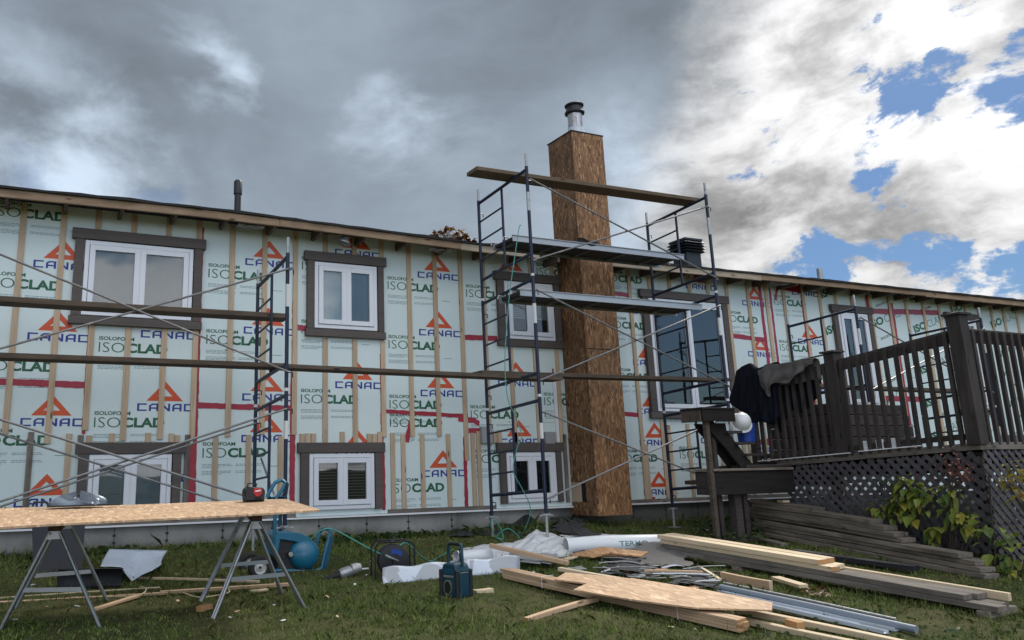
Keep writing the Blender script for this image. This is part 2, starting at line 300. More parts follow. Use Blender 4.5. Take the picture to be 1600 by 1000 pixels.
# ------------------------------------------------------------------ mesh builder
class MB:
    def __init__(s): s.v = []; s.f = []; s.mi = []; s.cur = 0
    def add(s, vs, fs):
        o = len(s.v); s.v += [tuple(v) for v in vs]
        for f in fs: s.f.append([i+o for i in f]); s.mi.append(s.cur)
        return s
    def box(s, lo, hi, M=None):
        x0, y0, z0 = lo; x1, y1, z1 = hi
        vs = [Vector(p) for p in ((x0,y0,z0),(x1,y0,z0),(x1,y1,z0),(x0,y1,z0),(x0,y0,z1),(x1,y0,z1),(x1,y1,z1),(x0,y1,z1))]
        if M: vs = [M @ v for v in vs]
        return s.add(vs, [(0,3,2,1),(4,5,6,7),(0,1,5,4),(1,2,6,5),(2,3,7,6),(3,0,4,7)])
    def bar(s, p, q, w, h, up=(0, 0, 1)):
        p, q = Vector(p), Vector(q); L = (q-p).length
        return s.box((0, -w/2, -h/2), (L, w/2, h/2), frame(p, q, up))
    def tube(s, pts, r, n=8, caps=True, closed=False):
        pts = [Vector(p) for p in pts]; rs = r if isinstance(r, (list, tuple)) else [r]*len(pts)
        t0 = (pts[1]-pts[0]).normalized(); ref = Vector((0, 0, 1)) if abs(t0.z) < .9 else Vector((0, 1, 0))
        a = t0.cross(ref).normalized(); rings = []; vs = []
        for i, p in enumerate(pts):
            if i == 0: t = pts[1]-pts[0]
            elif i == len(pts)-1: t = pts[-1]-pts[-2]
            else: t = (pts[i+1]-pts[i]).normalized()+(pts[i]-pts[i-1]).normalized()
            if t.length < 1e-9: t = t0
            t.normalize(); a = (a-t*a.dot(t)).normalized(); b = t.cross(a)
            for k in range(n):
                an = 2*math.pi*k/n; vs.append(p+(a*math.cos(an)+b*math.sin(an))*rs[i])
        fs = []
        for i in range(len(pts)-1):
            for k in range(n):
                k2 = (k+1) % n; fs.append((i*n+k, i*n+k2, (i+1)*n+k2, (i+1)*n+k))
        if caps: fs.append(tuple(range(n-1, -1, -1))); fs.append(tuple((len(pts)-1)*n+k for k in range(n)))
        return s.add(vs, fs)
    def lathe(s, prof, n=24, M=None):
        vs = []; fs = []
        for (r, z) in prof:
            for k in range(n):
                an = 2*math.pi*k/n; v = Vector((r*math.cos(an), r*math.sin(an), z)); vs.append(M @ v if M else v)
        for i in range(len(prof)-1):
            for k in range(n):
                k2 = (k+1) % n; fs.append((i*n+k, i*n+k2, (i+1)*n+k2, (i+1)*n+k))
        return s.add(vs, fs)
    def prism(s, poly, vec, M=None):
        n = len(poly); vec = Vector(vec); a = [Vector(p) for p in poly]; b = [p+vec for p in a]
        vs = a+b
        if M: vs = [M @ v for v in vs]
        fs = [tuple(range(n-1, -1, -1)), tuple(range(n, 2*n))]
        for i in range(n): fs.append((i, (i+1) % n, (i+1) % n+n, i+n))
        return s.add(vs, fs)
    def grid(s, fn, nu, nv):
        vs = [fn(i/nu, j/nv) for j in range(nv+1) for i in range(nu+1)]
        return s.add(vs, [(j*(nu+1)+i, j*(nu+1)+i+1, (j+1)*(nu+1)+i+1, (j+1)*(nu+1)+i) for j in range(nv) for i in range(nu)])
    def build(s, name, mats, parent=None, M=None, smooth=False, bevel=0., solid=0.):
        me = bpy.data.meshes.new(name); me.from_pydata([tuple(v) for v in s.v], [], s.f)
        for m in (mats if isinstance(mats, (list, tuple)) else [mats]): me.materials.append(MATS[m])
        me.polygons.foreach_set('material_index', s.mi)
        if smooth: me.polygons.foreach_set('use_smooth', [True]*len(s.f))
        me.update()
        bm = bmesh.new(); bm.from_mesh(me); bmesh.ops.recalc_face_normals(bm, faces=bm.faces) if not solid else None; bm.to_mesh(me); bm.free()
        o = bpy.data.objects.new(name, me); COL.objects.link(o)
        if smooth == 'auto':
            try: me.set_sharp_from_angle(angle=R(40))
            except Exception: pass
        if solid: md = o.modifiers.new('solid', 'SOLIDIFY'); md.thickness = solid; md.offset = 0
        if bevel: md = o.modifiers.new('bevel', 'BEVEL'); md.width = bevel; md.segments = 1; md.limit_method = 'ANGLE'
        place(o, parent, M); return o
def place(o, parent, M=None):
    W_ = M or Matrix.Identity(4)
    if parent is not None:
        o.parent = parent; o.matrix_parent_inverse = parent_world(parent).inverted()
    o.matrix_basis = W_; o['_w'] = [x for r in W_ for x in r]
def parent_world(p): 
    a = p['_w']; return Matrix([a[0:4], a[4:8], a[8:12], a[12:16]])
def frame(p, q, up=(0, 0, 1)):
    p, q = Vector(p), Vector(q); x = (q-p).normalized(); up = Vector(up)
    if abs(x.dot(up.normalized())) > .98: up = Vector((0, 1, 0))
    y = up.cross(x).normalized(); z = x.cross(y)
    return Matrix(((x.x, y.x, z.x, p.x), (x.y, y.y, z.y, p.y), (x.z, y.z, z.z, p.z), (0, 0, 0, 1)))
def tag(o, label=None, cat=None, group=None, kind=None):
    if label: o['label'] = label
    if cat: o['category'] = cat
    if group: o['group'] = group
    if kind: o['kind'] = kind
    return o
def thing(name, loc, label, cat, group=None):
    o = bpy.data.objects.new(name, None); COL.objects.link(o); o.empty_display_size = .1
    place(o, None, Matrix.Translation(Vector(loc))); return tag(o, label, cat, group)
def board(name, p, q, w, h, m, parent=None, up=(0, 0, 1), bevel=.0025, ends=None, segs=1, warp=0.):
    "a board from p to q (centre line), width w across, height h along 'up'; its mesh is local with the grain on X"
    p, q = Vector(p), Vector(q); L = (q-p).length; b = MB()
    if warp:
        n = 8; vs = []; r1 = random.uniform(-1, 1)*warp; r2 = random.uniform(-1, 1)*warp
        for i in range(n+1):
            t = i/n; dy = r1*4*t*(1-t); dz = r2*4*t*(1-t)
            for (yy, z_) in ((-w/2, -h/2), (w/2, -h/2), (w/2, h/2), (-w/2, h/2)): vs.append((L*t, yy+dy, z_+dz))
        fs = [(0, 1, 2, 3), (n*4+3, n*4+2, n*4+1, n*4)]
        for i in range(n):
            for k in range(4): fs.append((i*4+k, (i+1)*4+k, (i+1)*4+(k+1) % 4, i*4+(k+1) % 4))
        b.add(vs, fs)
    else: b.box((0, -w/2, -h/2), (L, w/2, h/2))
    mats = [m]
    if ends: mats.append(ends); b.mi = [1 if len(set(round(b.v[i][0], 4) for i in f)) == 1 else 0 for f in b.f]
    return b.build(name, mats, parent, frame(p, q, up), bevel=bevel)

# ------------------------------------------------------------------ ground
def build_ground():
    xs = np.concatenate([np.linspace(-1500, -20, 8), np.linspace(-6, 16, 111), np.linspace(30, 1500, 8)])
    ys = np.concatenate([np.linspace(-1500, -10, 10), np.linspace(0, 10.4, 90), np.linspace(20, 1500, 8)])
    rng = np.random.RandomState(3); b = MB()
    vs = []
    for y in ys:
        for x in xs:
            z = gz(y)
            if 0 < y < 10.2 and -6 <= x <= 16: z += .012*math.sin(x*2.3+y)+.010*math.sin(y*3.7-x*1.3)+rng.uniform(-.008, .008)
            vs.append((x, y, z))
    nx = len(xs)
    b.add(vs, [(j*nx+i, j*nx+i+1, (j+1)*nx+i+1, (j+1)*nx+i) for j in range(len(ys)-1) for i in range(nx-1)])
    tag(b.build('ground', 'ground', smooth=True), kind='structure')
def worn(x, y):
    "bare, trodden patches"
    v = math.sin(x*1.7+.6)*math.sin(y*2.1+1.2)+.6*math.sin(x*4.1+y*3.3)
    return v
def build_grass():
    rng = np.random.RandomState(11); P_ = []
    N_ = 520000
    y = rng.uniform(3.3, 9.88, N_*2); x = rng.uniform(-.8, 11.2, N_*2)
    nc = 42000; cxs = rng.uniform(-.8, 11.2, nc); cys = 3.3+6.55*rng.rand(nc); ci = rng.randint(0, nc, N_*2); clus = rng.rand(N_*2) < .72
    x = np.where(clus, cxs[ci]+rng.normal(0, .018, N_*2), x); y = np.where(clus, np.minimum(cys[ci]+rng.normal(0, .018, N_*2), 9.88), y)
    ch = rng.gamma(5., .2, nc); hm = np.where(clus, ch[ci], .6)
    keep = (x > -.12*y) & (x < 1.78*y+.8)
    x, y, hm = x[keep][:N_], y[keep][:N_], hm[keep][:N_]; n = len(x)
    dens = np.sin(x*1.7+.6)*np.sin(y*2.1+1.2)+.6*np.sin(x*4.1+y*3.3)+.5*np.sin(x*9-y*7)
    near_deck = (x > 8.2) & (y > 6.5)
    keep = rng.uniform(-1.0, 2.3, n) > dens-.6
    keep &= ~(near_deck & (rng.rand(n) < .6))
    x, y, hm = x[keep], y[keep], hm[keep]; n = len(x)
    z = np.array([gz(a) for a in y])+.012*np.sin(x*2.3+y)+.010*np.sin(y*3.7-x*1.3)-.006
    h = rng.gamma(4., .0048, n)*hm+.005
    tall = (y > 9.5); h[tall] *= rng.uniform(1., 3.2, tall.sum())
    h *= 1+.35*np.sin(x*2.1+y*1.4)
    an = rng.uniform(0, 2*np.pi, n); ln = rng.uniform(0, 1.1, n)*h; la = rng.uniform(0, 2*np.pi, n)
    w = rng.uniform(.0014, .003, n)
    dx, dy = np.cos(an)*w, np.sin(an)*w
    tx, ty = x+np.cos(la)*ln, y+np.sin(la)*ln; tz = z+h*rng.uniform(.7, 1, n)
    mx, my, mz = x+np.cos(la)*ln*.3, y+np.sin(la)*ln*.3, z+h*.55
    V = np.stack([np.stack([x-dx, y-dy, z], 1), np.stack([x+dx, y+dy, z], 1), np.stack([mx+dx*.8, my+dy*.8, mz], 1), np.stack([tx, ty, tz], 1), np.stack([mx-dx*.8, my-dy*.8, mz], 1)], 1).reshape(-1, 3)
    me = bpy.data.meshes.new('grass'); me.vertices.add(len(V)); me.vertices.foreach_set('co', V.ravel())
    me.loops.add(n*5); me.loops.foreach_set('vertex_index', np.arange(n*5)); me.polygons.add(n)
    me.polygons.foreach_set('loop_start', np.arange(n)*5); me.polygons.foreach_set('loop_total', np.full(n, 5)); me.update(calc_edges=True)
    me.materials.append(MATS['grass']); o = bpy.data.objects.new('grass', me); COL.objects.link(o); place(o, None)
    tag(o, 'short patchy green lawn with worn brown spots', 'grass', kind='stuff')
build_ground(); build_grass()

# ------------------------------------------------------------------ house
X0, X1 = -4.2, 24.6; ZB = -.555
EX = [-6, -.4, 2.1, 5.8, 8.3, 10.6, 19, 26]; EZ = [.3265, .327, .329, .3213, .3203, .322, .3267, .327]
EY = 9.48
def eave(x): return np.interp(x/EY*9.9, EX, EZ)*EY
house = thing('house', (X0, D, -.81), 'long two storey house being re-clad in pale green foam board with bare wood strapping', 'house')
def wall_parts():
    b = MB(); b.box((X0, D+.045, ZB), (X1, D+8, 3.0)); b.build('sheathing', 'soffit', house)
    f = MB(); f.box((X0, D+.03, -1.1), (X1, D+7.9, ZB-.004)); f.build('foundation', 'concrete', house)
    # snap ties and control cracks left in the concrete
    x = -.2
    while x < 13:
        xx = x+random.uniform(-.03, .03)
        if not 6.9 < xx < 8.3:
            c = MB(); c.box((xx-.004, D+.027, -.81), (xx+.004, D+.029, ZB-.02))
            for zz in (-.66, -.74): c.box((xx-.018, D+.024, zz-.014), (xx+.016, D+.0268, zz+.012))
            c.build('tie_hole', 'felt', house)
        x += .61
    t = MB(); t.box((X0, D-.052, ZB-.012), (7.2, D+.03, ZB+.008)); t.box((7.82, D-.052, ZB-.012), (X1, D+.03, ZB+.008)); t.build('starter_strip', 'vinyl_white', house)
    for a, c_ in ((X0, 3.12), (4.35, 5.95), (7.84, 13), (13, X1)):
        board('bottom_plate', (a, D-.014, ZB+.034), (c_, D-.014, ZB+.034), .028, .05, 'grey_board', house)
wall_parts()

# --- printed foam boards
def text_polys(txt, width, height, offset=0.):
    cu = bpy.data.curves.new('t', 'FONT'); cu.body = txt; cu.offset = offset; cu.size = 1; cu.resolution_u = 3
    o = bpy.data.objects.new('t', cu); COL.objects.link(o); dg = bpy.context.evaluated_depsgraph_get()
    me = bpy.data.meshes.new_from_object(o.evaluated_get(dg)); co = np.array([v.co[:] for v in me.vertices])
    lo, hi = co.min(0), co.max(0)
    co = (co-lo)/(hi-lo+1e-9)*np.array([width, height, 0]); fs = [tuple(p.vertices) for p in me.polygons]
    COL.objects.unlink(o); bpy.data.objects.remove(o); bpy.data.curves.remove(cu); bpy.data.meshes.remove(me)
    return co, fs
def canac_polys():
    "the blocky five-letter word: strokes cut square, A with a chamfered shoulder"
    H, w, s = 1., .86, .19; L = []
    def quads(x, qs):
        for q in qs: L.append([(x+a, b) for a, b in q])
    def Cc(x): quads(x, [[(0, 0), (s, s), (s, H-s), (0, H)], [(0, H), (s, H-s), (w, H-s), (w, H)], [(0, 0), (w, 0), (w, s), (s, s)]])
    def Aa(x): quads(x, [[(0, 0), (s, 0), (s, .66), (0, .74)], [(0, .74), (s, .66), (.34, H-s), (.28, H)], [(.28, H), (.34, H-s), (w-s, H-s), (w, H)], [(w-s, 0), (w, 0), (w, H), (w-s, H-s)], [(s, .3), (w-s, .3), (w-s, .3+s), (s, .3+s)]])
    def Nn(x): quads(x, [[(0, 0), (s, 0), (s, H), (0, H)], [(s, H-.02), (s, H-.34), (w-s, .02), (w-s, .34)], [(w-s, 0), (w, 0), (w, H), (w-s, H)]])
    g = w+.2
    Cc(0); Aa(g); Nn(2*g); Aa(3*g); Cc(4*g); tw = 4*g+w
    return [[(a/tw*.64, b*.088) for a, b in q] for q in L]
CAN = canac_polys()
TXT = {'small': text_polys('ISOLOFOAM', .39, .044, .03), 'iso': text_polys('ISO', .285, .115, -.012), 'clad': text_polys('CLAD', .475, .115, .042),
       'isob': text_polys('ISO', .40, .15, .04), 'cladt': text_polys('CLAD', .52, .14, -.015)}
def print_board(bm, mi_faces, x0, x1, z0, z1, words, isos, rot=0.):
    yf = D-.0016
    def put(co, fs, mi, ox, oz, yy=yf, ang=0.):
        ca, sa = math.cos(ang), math.sin(ang)
        vs = [bm.verts.new((ox+c[0]*ca-c[1]*sa, yy, oz+c[0]*sa+c[1]*ca)) for c in co]
        for f in fs:
            try: fc = bm.faces.new([vs[i] for i in f]); fc.material_index = mi
            except ValueError: pass
    def quad(a, b, c, d_, mi): put([(a, b), (c, b), (c, d_), (a, d_)], [(0, 1, 2, 3)], mi, 0, 0)
    for zc in words:
        wx = x0+.56; zb = zc-.044
        for q in CAN: put(q, [tuple(range(len(q)))], 2, wx, zb)
        t = zb+.088+.03; cx = x0+.87
        o_ = [(-.21, 0), (.21, 0), (0, .23)]; i_ = [(-.085, .055), (.085, .055), (0, .145)]
        put(o_+i_, [(0, 1, 4, 3), (1, 2, 5, 4), (2, 0, 3, 5)], 3, cx, t)
    for zc in isos:
        co, fs = TXT['iso']; put(co, fs, 1, x0+.1, zc-.055); co, fs = TXT['clad']; put(co, fs, 1, x0+.40, zc-.055)
        co, fs = TXT['small']; put(co, fs, 1, x0+.1, zc+.085)
        rs = random.Random(int(zc*1000)+int(x0*10))
        for base, nl in ((zc-.135, 3), (zc-.215, 3)):
            for (c0, c1) in ((.1, .46), (.5, .82)):
                for l in range(nl if c0 < .4 else nl-1):
                    e = c1-rs.uniform(0, .14) if l == nl-1 else c1; q = x0+c0; zz = base-l*.017
                    while q < x0+e-.02:
                        ww = rs.uniform(.02, .06); quad(q, zz, min(q+ww, x0+e), zz+.0062, 4); q += ww+.008
        if rs.random() < .7: quad(x0+.93, zc-.165, x0+1.05, zc-.158, 4)
    if rot:
        z = z0+.25; k = 0
        while z < z1:
            co, fs = TXT['isob']; a = rot; put(co, fs, 1, x0+.08, z, yf, a)
            co, fs = TXT['cladt']; put(co, fs, 1, x0+.08+.44*math.cos(a), z+.44*math.sin(a), yf, a)
            co, fs = TXT['small']; put(co, fs, 1, x0+.3, z+.42, yf, a)
            z += .62; k += 1
COLS = [  # x0, seam height, words, isos, rotated print
    (-1.80, .9, [2.4, .6], [2.1, .4], 0), (-.58, 1.01, [2.37, 1.53, .58, -.28], [2.95, 2.12, 1.19, .38, -.44], 0), (.64, None, [2.45, 1.62, .76, -.05], [2.26, 1.44, .58, -.24], 0),
    (1.87, .77, [2.61, 1.73, .9, .4], [2.42, 1.59, .23], 0), (3.08, 1.77, [2.85, 1.95, 1.08, .2], [2.62, 1.78, .89, .02], 0), (4.30, .73, [2.64, 1.83, 1.0, -.06], [2.45, 1.64, .84, .6, -.24], 0),
    (5.52, 1.79, [2.75, 1.17, .35], [2.43, .72, .12], 0), (6.74, .62, [1.17, .42], [2.85, .92], 0), (7.96, 2.60, [2.35, 1.55, .80, .33, -.4], [2.86, 2.12, 1.32, .10], 0), (9.18, .70, [2.85, 2.1, .36, -.42], [2.4, .14], 0),
    (10.40, 2.03, [2.65, 1.78, .2], [2.36, .0], 0), (11.62, 1.2, [2.92, 2.05, 1.2], [2.72, 1.92, 1.05, .2], 0), (12.84, 2.6, [], [1.2, .4], .32), (14.06, 1.5, [], [.2], .32), (15.28, 2.1, [], [], .30), (16.5, 1.3, [], [], .32), (17.72, 1.7, [], [], .3), (18.94, 1.2, [2.6, 1.7], [2.4, 1.5], 0)]
def foam_boards():
    for (x0, seam, words, isos, rot) in COLS:
        cuts = [ZB+.01]+([seam] if seam else [])+[3.09]
        for z0, z1 in zip(cuts[:-1], cuts[1:]):
            bm = bmesh.new()
            w_ = [w for w in words if z0-.1 < w < z1+.1]; i_ = [w for w in isos if z0-.15 < w < z1+.25]
            print_board(bm, None, x0, x0+1.22, z0, z1, w_, i_, rot)
            for co, no in (((x0+.004, 0, 0), (-1, 0, 0)), ((x0+1.214, 0, 0), (1, 0, 0)), ((0, 0, z0+.003), (0, 0, -1)), ((0, 0, z1-.003), (0, 0, 1))):
                bmesh.ops.bisect_plane(bm, geom=bm.verts[:]+bm.edges[:]+bm.faces[:], dist=1e-6, plane_co=co, plane_no=no, clear_outer=True)
            n0 = len(bm.faces)
            for f in bm.faces:
                f.normal_update()
                if f.normal.y > 0: f.normal_flip()
            c = bmesh.ops.create_cube(bm, size=1)
            for v in c['verts']: v.co = ((x0+.61)+v.co.x*1.216, D+.02+v.co.y*.04, (z0+z1)/2+v.co.z*(z1-z0-.004))
            me = bpy.data.meshes.new('foam_board'); bm.to_mesh(me); bm.free()
            for m in ('foam', 'ink_green', 'ink_blue', 'ink_orange', 'ink_grey'): me.materials.append(MATS[m])
            o = bpy.data.objects.new('foam_board', me); COL.objects.link(o); place(o, house)
foam_boards()
def strips():
    # strapping: upper run, short lower run; z of the ragged lower / upper ends read off the place
    up = [(-.55, .45), (-.16, .46), (.27, .35), (.65, .5), (1.06, .38), (1.47, .40), (1.84, .38), (2.26, .42), (2.68, .44), (3.09, .45), (3.50, .33), (3.91, .33), (4.31, .42), (4.72, .42), (5.12, .42), (5.53, .1), (5.90, .3), (6.31, .3), (6.72, .3), (7.10, -.5),
          (8.56, -.5), (8.97, -.5), (9.38, .66), (9.8, .66), (10.2, .66), (10.62, -.5), (11.10, -.5), (11.53, -.5), (11.95, -.5), (12.43, -.5), (12.85, -.5), (13.26, .8), (13.69, .8), (14.18, -.5), (14.72, -.5), (15.2, -.5), (15.7, -.5), (16.18, -.5), (16.6, .9), (17.0, .9), (17.42, -.5), (17.84, -.5), (18.25, -.5), (18.7, -.5), (19.1, -.5)]
    wins = [(.39, 1.89, 1.71, 2.82), (3.21, 4.33, 1.68, 2.8), (6.08, 7.21, 1.68, 2.75), (8.73, 10.55, .67, 2.74), (13.08, 14.11, -.5, 2.74), (16.29, 17.31, -.5, 2.79), (.59, 1.75, -.55, .35), (3.16, 4.32, -.55, .33), (6.0, 7.07, -.55, .33)]
    def span(x, z0, z1, m='strap_wood', w=.066, x2=None):
        segs = [(z0, z1)]
        for a, c, p, q in wins:
            if a-.03 < x < c+.03:
                s2 = []
                for u, v in segs:
                    if v <= p or u >= q: s2.append((u, v)); continue
                    if u < p-.02: s2.append((u, p-.004))
                    if v > q+.02: s2.append((q+.004, v))
                segs = s2
        for u, v in segs:
            if v-u < .06: continue
            dx = random.uniform(-.006, .006); b = MB(); b.box((x-w/2, D-.021, u), (x+w/2, D-.0022, v))
            # nails
            o = b.build('furring_strip', m, house, bevel=.002)
    for x, ze in up: span(x, ze+random.uniform(-.012, .012), 3.08)
    lo = [(.10, .47, 1), (.49, .47, 0), (.61, .45, 1), (.70, .45, 0), (.94, .47, 0), (1.34, .47, 0), (1.60, .45, 0), (1.67, .45, 0), (1.79, .45, 1), (2.12, .43, 0), (2.52, .43, 0), (2.92, .43, 0), (3.195, .47, 0), (3.27, .47, 0), (3.345, .47, 0), (3.73, .47, 0), (4.10, .47, 0), (4.175, .47, 0), (4.25, .47, 0),
          (4.43, .46, 0), (4.58, .46, 0), (4.86, .45, 0), (5.25, .45, 0), (5.63, .48, 0), (5.72, .48, 0), (5.985, .48, 0), (6.06, .48, 0), (6.33, .48, 0), (7.0, .5, 0), (7.14, .46, 1), (8.62, .3, 0), (9.1, .6, 0), (9.48, .6, 0), (10.15, .6, 0), (10.75, .5, 0)]
    for x, ze, g in lo: span(x, ZB+.06, ze+random.uniform(-.015, .015), 'strap_grey' if g else 'strap_wood', .062)
strips()
def tapes():
    def tape(pts, w=.055):
        b = MB(); vs = []; n = len(pts)
        P2 = []
        for (a, c) in zip(pts[:-1], pts[1:]):
            k = max(2, int((Vector(c)-Vector(a)).length/.05))
            P2 += [Vector(a).lerp(Vector(c), i/k) for i in range(k)]
        P2.append(Vector(pts[-1])); d_ = (P2[-1]-P2[0]).normalized(); nn = Vector((-d_.y, d_.x))
        for p in P2:
            for s in (-1, 1): q = p+nn*s*(w/2+random.uniform(-.005, .004)); vs.append((q.x, D-.0045+random.uniform(-.0012, .0012), q.y))
        b.add(vs, [(2*i, 2*i+1, 2*i+3, 2*i+2) for i in range(len(P2)-1)]); b.build('seam_tape', 'tape', house, smooth=True)
    V = lambda x, a, c, w=.05: tape([(x, a), (x+random.uniform(-.01, .01), c)], w)
    V(1.88, -.5, 3.0, .05); V(.635, .45, 1.75, .045); V(3.075, -.5, 1.3, .07); V(3.06, 1.3, 2.2, .02); V(4.285, .0, 1.5, .04); V(4.3, -.5, .3, .05); V(5.50, -.5, .42, .055); V(1.82, -.5, .33, .09)
    V(11.40, .6, 3.0, .07); V(11.63, 1.2, 2.95, .05); V(12.42, .9, 2.95, .09); V(14.12, 1.9, 3, .1); V(14.75, -.5, 2.9, .16); V(10.78, -.3, .6, .08); V(7.02, .6, 1.4, .03); V(6.77, .2, .7, .04)
    tape([(-.6, 1.02), (.62, 1.0)], .075); tape([(1.87, .79), (3.07, .77)], .07); tape([(3.1, 1.8), (3.24, 1.79)], .07); tape([(4.32, .75), (5.5, .70)], .055)
    tape([(5.54, 1.79), (6.1, 1.80)], .075); tape([(5.42, .66), (5.66, .64), (5.75, .60)], .075); tape([(5.5, .5), (5.75, .5)], .07); tape([(8.0, 2.63), (8.6, 2.6)], .07); tape([(7.98, .77), (8.6, .74)], .065)
    tape([(10.6, 2.07), (11.4, 2.03)], .08); tape([(11.95, 3.0), (12.4, 2.98)], .12); tape([(14.1, 2.7), (16.2, 2.8)], .1); tape([(13.9, 1.1), (15.2, 1.1)], .1); tape([(8.58, -.48), (8.72, -.5)], .06)
    tape([(4.63, .35), (4.71, .62)], .07); tape([(11.75, 2.75), (11.83, 2.98)], .05)
    tape([(1.35, 1.715), (1.88, 1.70)], .03); tape([(10.62, .34), (11.6, .33)], .09); tape([(10.62, .0), (11.6, .0)], .09)
tapes()

# --- windows
def window(name, x0, x1, z0, z1, kind='casement', inner='curtain', legs=None, proud=.05, trim=.14, top_over=.04, lbl=None, head=None):
    y = D; b = MB(); fw = .05
    root = MB()
    # outer vinyl frame (ring)
    for lo, hi in (((x0, y-.055, z0), (x0+fw, y-.002, z1)), ((x1-fw, y-.055, z0), (x1, y-.002, z1)), ((x0+fw, y-.055, z1-fw), (x1-fw, y-.002, z1)), ((x0+fw, y-.055, z0), (x1-fw, y-.002, z0+fw))): root.box(lo, hi)
    w = root.build(name, 'vinyl', house, bevel=.004)
    bk = MB(); bk.box((x0+fw, y-.008, z0+fw), (x1-fw, y-.003, z1-fw)); bk.build('dark_backing', 'near_black', w)  # black panel stands in for the unlit interior behind the glass
    xm = (x0+x1)/2; halves = [(x0+fw+.004, xm-.004), (xm+.004, x1-fw-.004)] if kind != 'single' else [(x0+fw+.004, x1-fw-.004)]
    if kind == 'casement':
        m = MB(); m.box((xm-.0035, y-.066, z0+fw), (xm+.0035, y-.01, z1-fw)); m.build('mullion', 'vinyl', w)
    for hi_, (a, c) in enumerate(halves):
        s = .062; q = MB()
        za, zb = z0+fw+.004, z1-fw-.004
        for lo, hi in (((a, y-.07, za), (a+s, y-.02, zb)), ((c-s, y-.07, za), (c, y-.02, zb)), ((a+s, y-.07, zb-s), (c-s, y-.02, zb)), ((a+s, y-.07, za), (c-s, y-.02, za+s))): q.box(lo, hi)
        q.build('sash', 'vinyl', w, bevel=.003)
        g = MB(); g.add([(a+s, y-.045, za+s), (c-s, y-.045, za+s), (c-s, y-.045, zb-s), (a+s, y-.045, zb-s)], [(0, 1, 2, 3)]); g.build('pane', 'glass', w)
        X_, Z_ = (a+s, c-s), (za+s, zb-s)
        inn = inner[hi_] if isinstance(inner, (list, tuple)) else inner
        if inn == 'curtain':
            t = MB(); ph = random.random()*6
            t.grid(lambda u, v: (X_[0]+u*(X_[1]-X_[0]), y-.022+.003*math.sin(u*17+ph), Z_[0]+v*(Z_[1]-Z_[0])), 40, 2); t.build('curtain', 'curtain', w, smooth=True)
        if inn in ('blind', 'blind_half', 'blind_dark'):
            t = MB(); zt = Z_[1]; zl = Z_[0] if inn != 'blind_half' else Z_[0]+.30*(Z_[1]-Z_[0])
            while zt > zl:
                t.box((X_[0]+.004, y-.03, zt-.026 if inn != 'blind_dark' else zt-.012), (X_[1]-.004, y-.026, zt)); zt -= .031 if inn != 'blind_dark' else .036
            t.build('blind', 'blind' if inn != 'blind_dark' else 'blind_dark', w)
    # brown trim boards, each its own piece
    yt0, yt1 = y-.062, y-.0035
    tb = legs if legs else trim
    zt = z1+.012; hh = head or .125
    def tr(lo, hi): q = MB(); q.box(lo, hi); q.build('trim_board', 'trim', w, bevel=.003)
    tr((x0-tb-top_over, yt0-.008, zt), (x1+tb+top_over, yt1, zt+hh))
    if z0 < 0: zb_ = z0-.012-.045
    elif kind != 'door': zb_ = z0-.012-.095; tr((x0-tb-.02, yt0-.004, zb_), (x1+tb+.02, yt1, z0-.012))
    else: zb_ = z0
    tr((x0-tb, yt0, z0-.010), (x0-.012, yt1, zt-.002)); tr((x1+.012, yt0, z0-.010), (x1+tb, yt1, zt-.002))
    return w
tag(window('window', .52, 1.77, 1.80, 2.69, inner='curtain', legs=.11), 'wide upper window with closed curtains')
window('window', 3.34, 4.22, 1.80, 2.68, inner='curtain', legs=.10)
window('window', 6.23, 7.07, 1.80, 2.65, inner=('blind_half', 'blind_half'), legs=.12)
window('window', .71, 1.61, -.5, .22, inner='curtain', legs=.11)
window('window', 3.28, 4.15, -.47, .21, inner='blind_dark', legs=.11)
window('window', 6.13, 6.94, -.47, .20, inner='none', legs=.10)
window('patio_window', 8.89, 10.42, .80, 2.58, kind='slider', inner='none', legs=.13)
window('window', 13.22, 14.0, .95, 2.62, kind='casement', inner='none', legs=.12)
window('window', 16.45, 17.2, .95, 2.68, kind='casement', inner='blind', legs=.12)

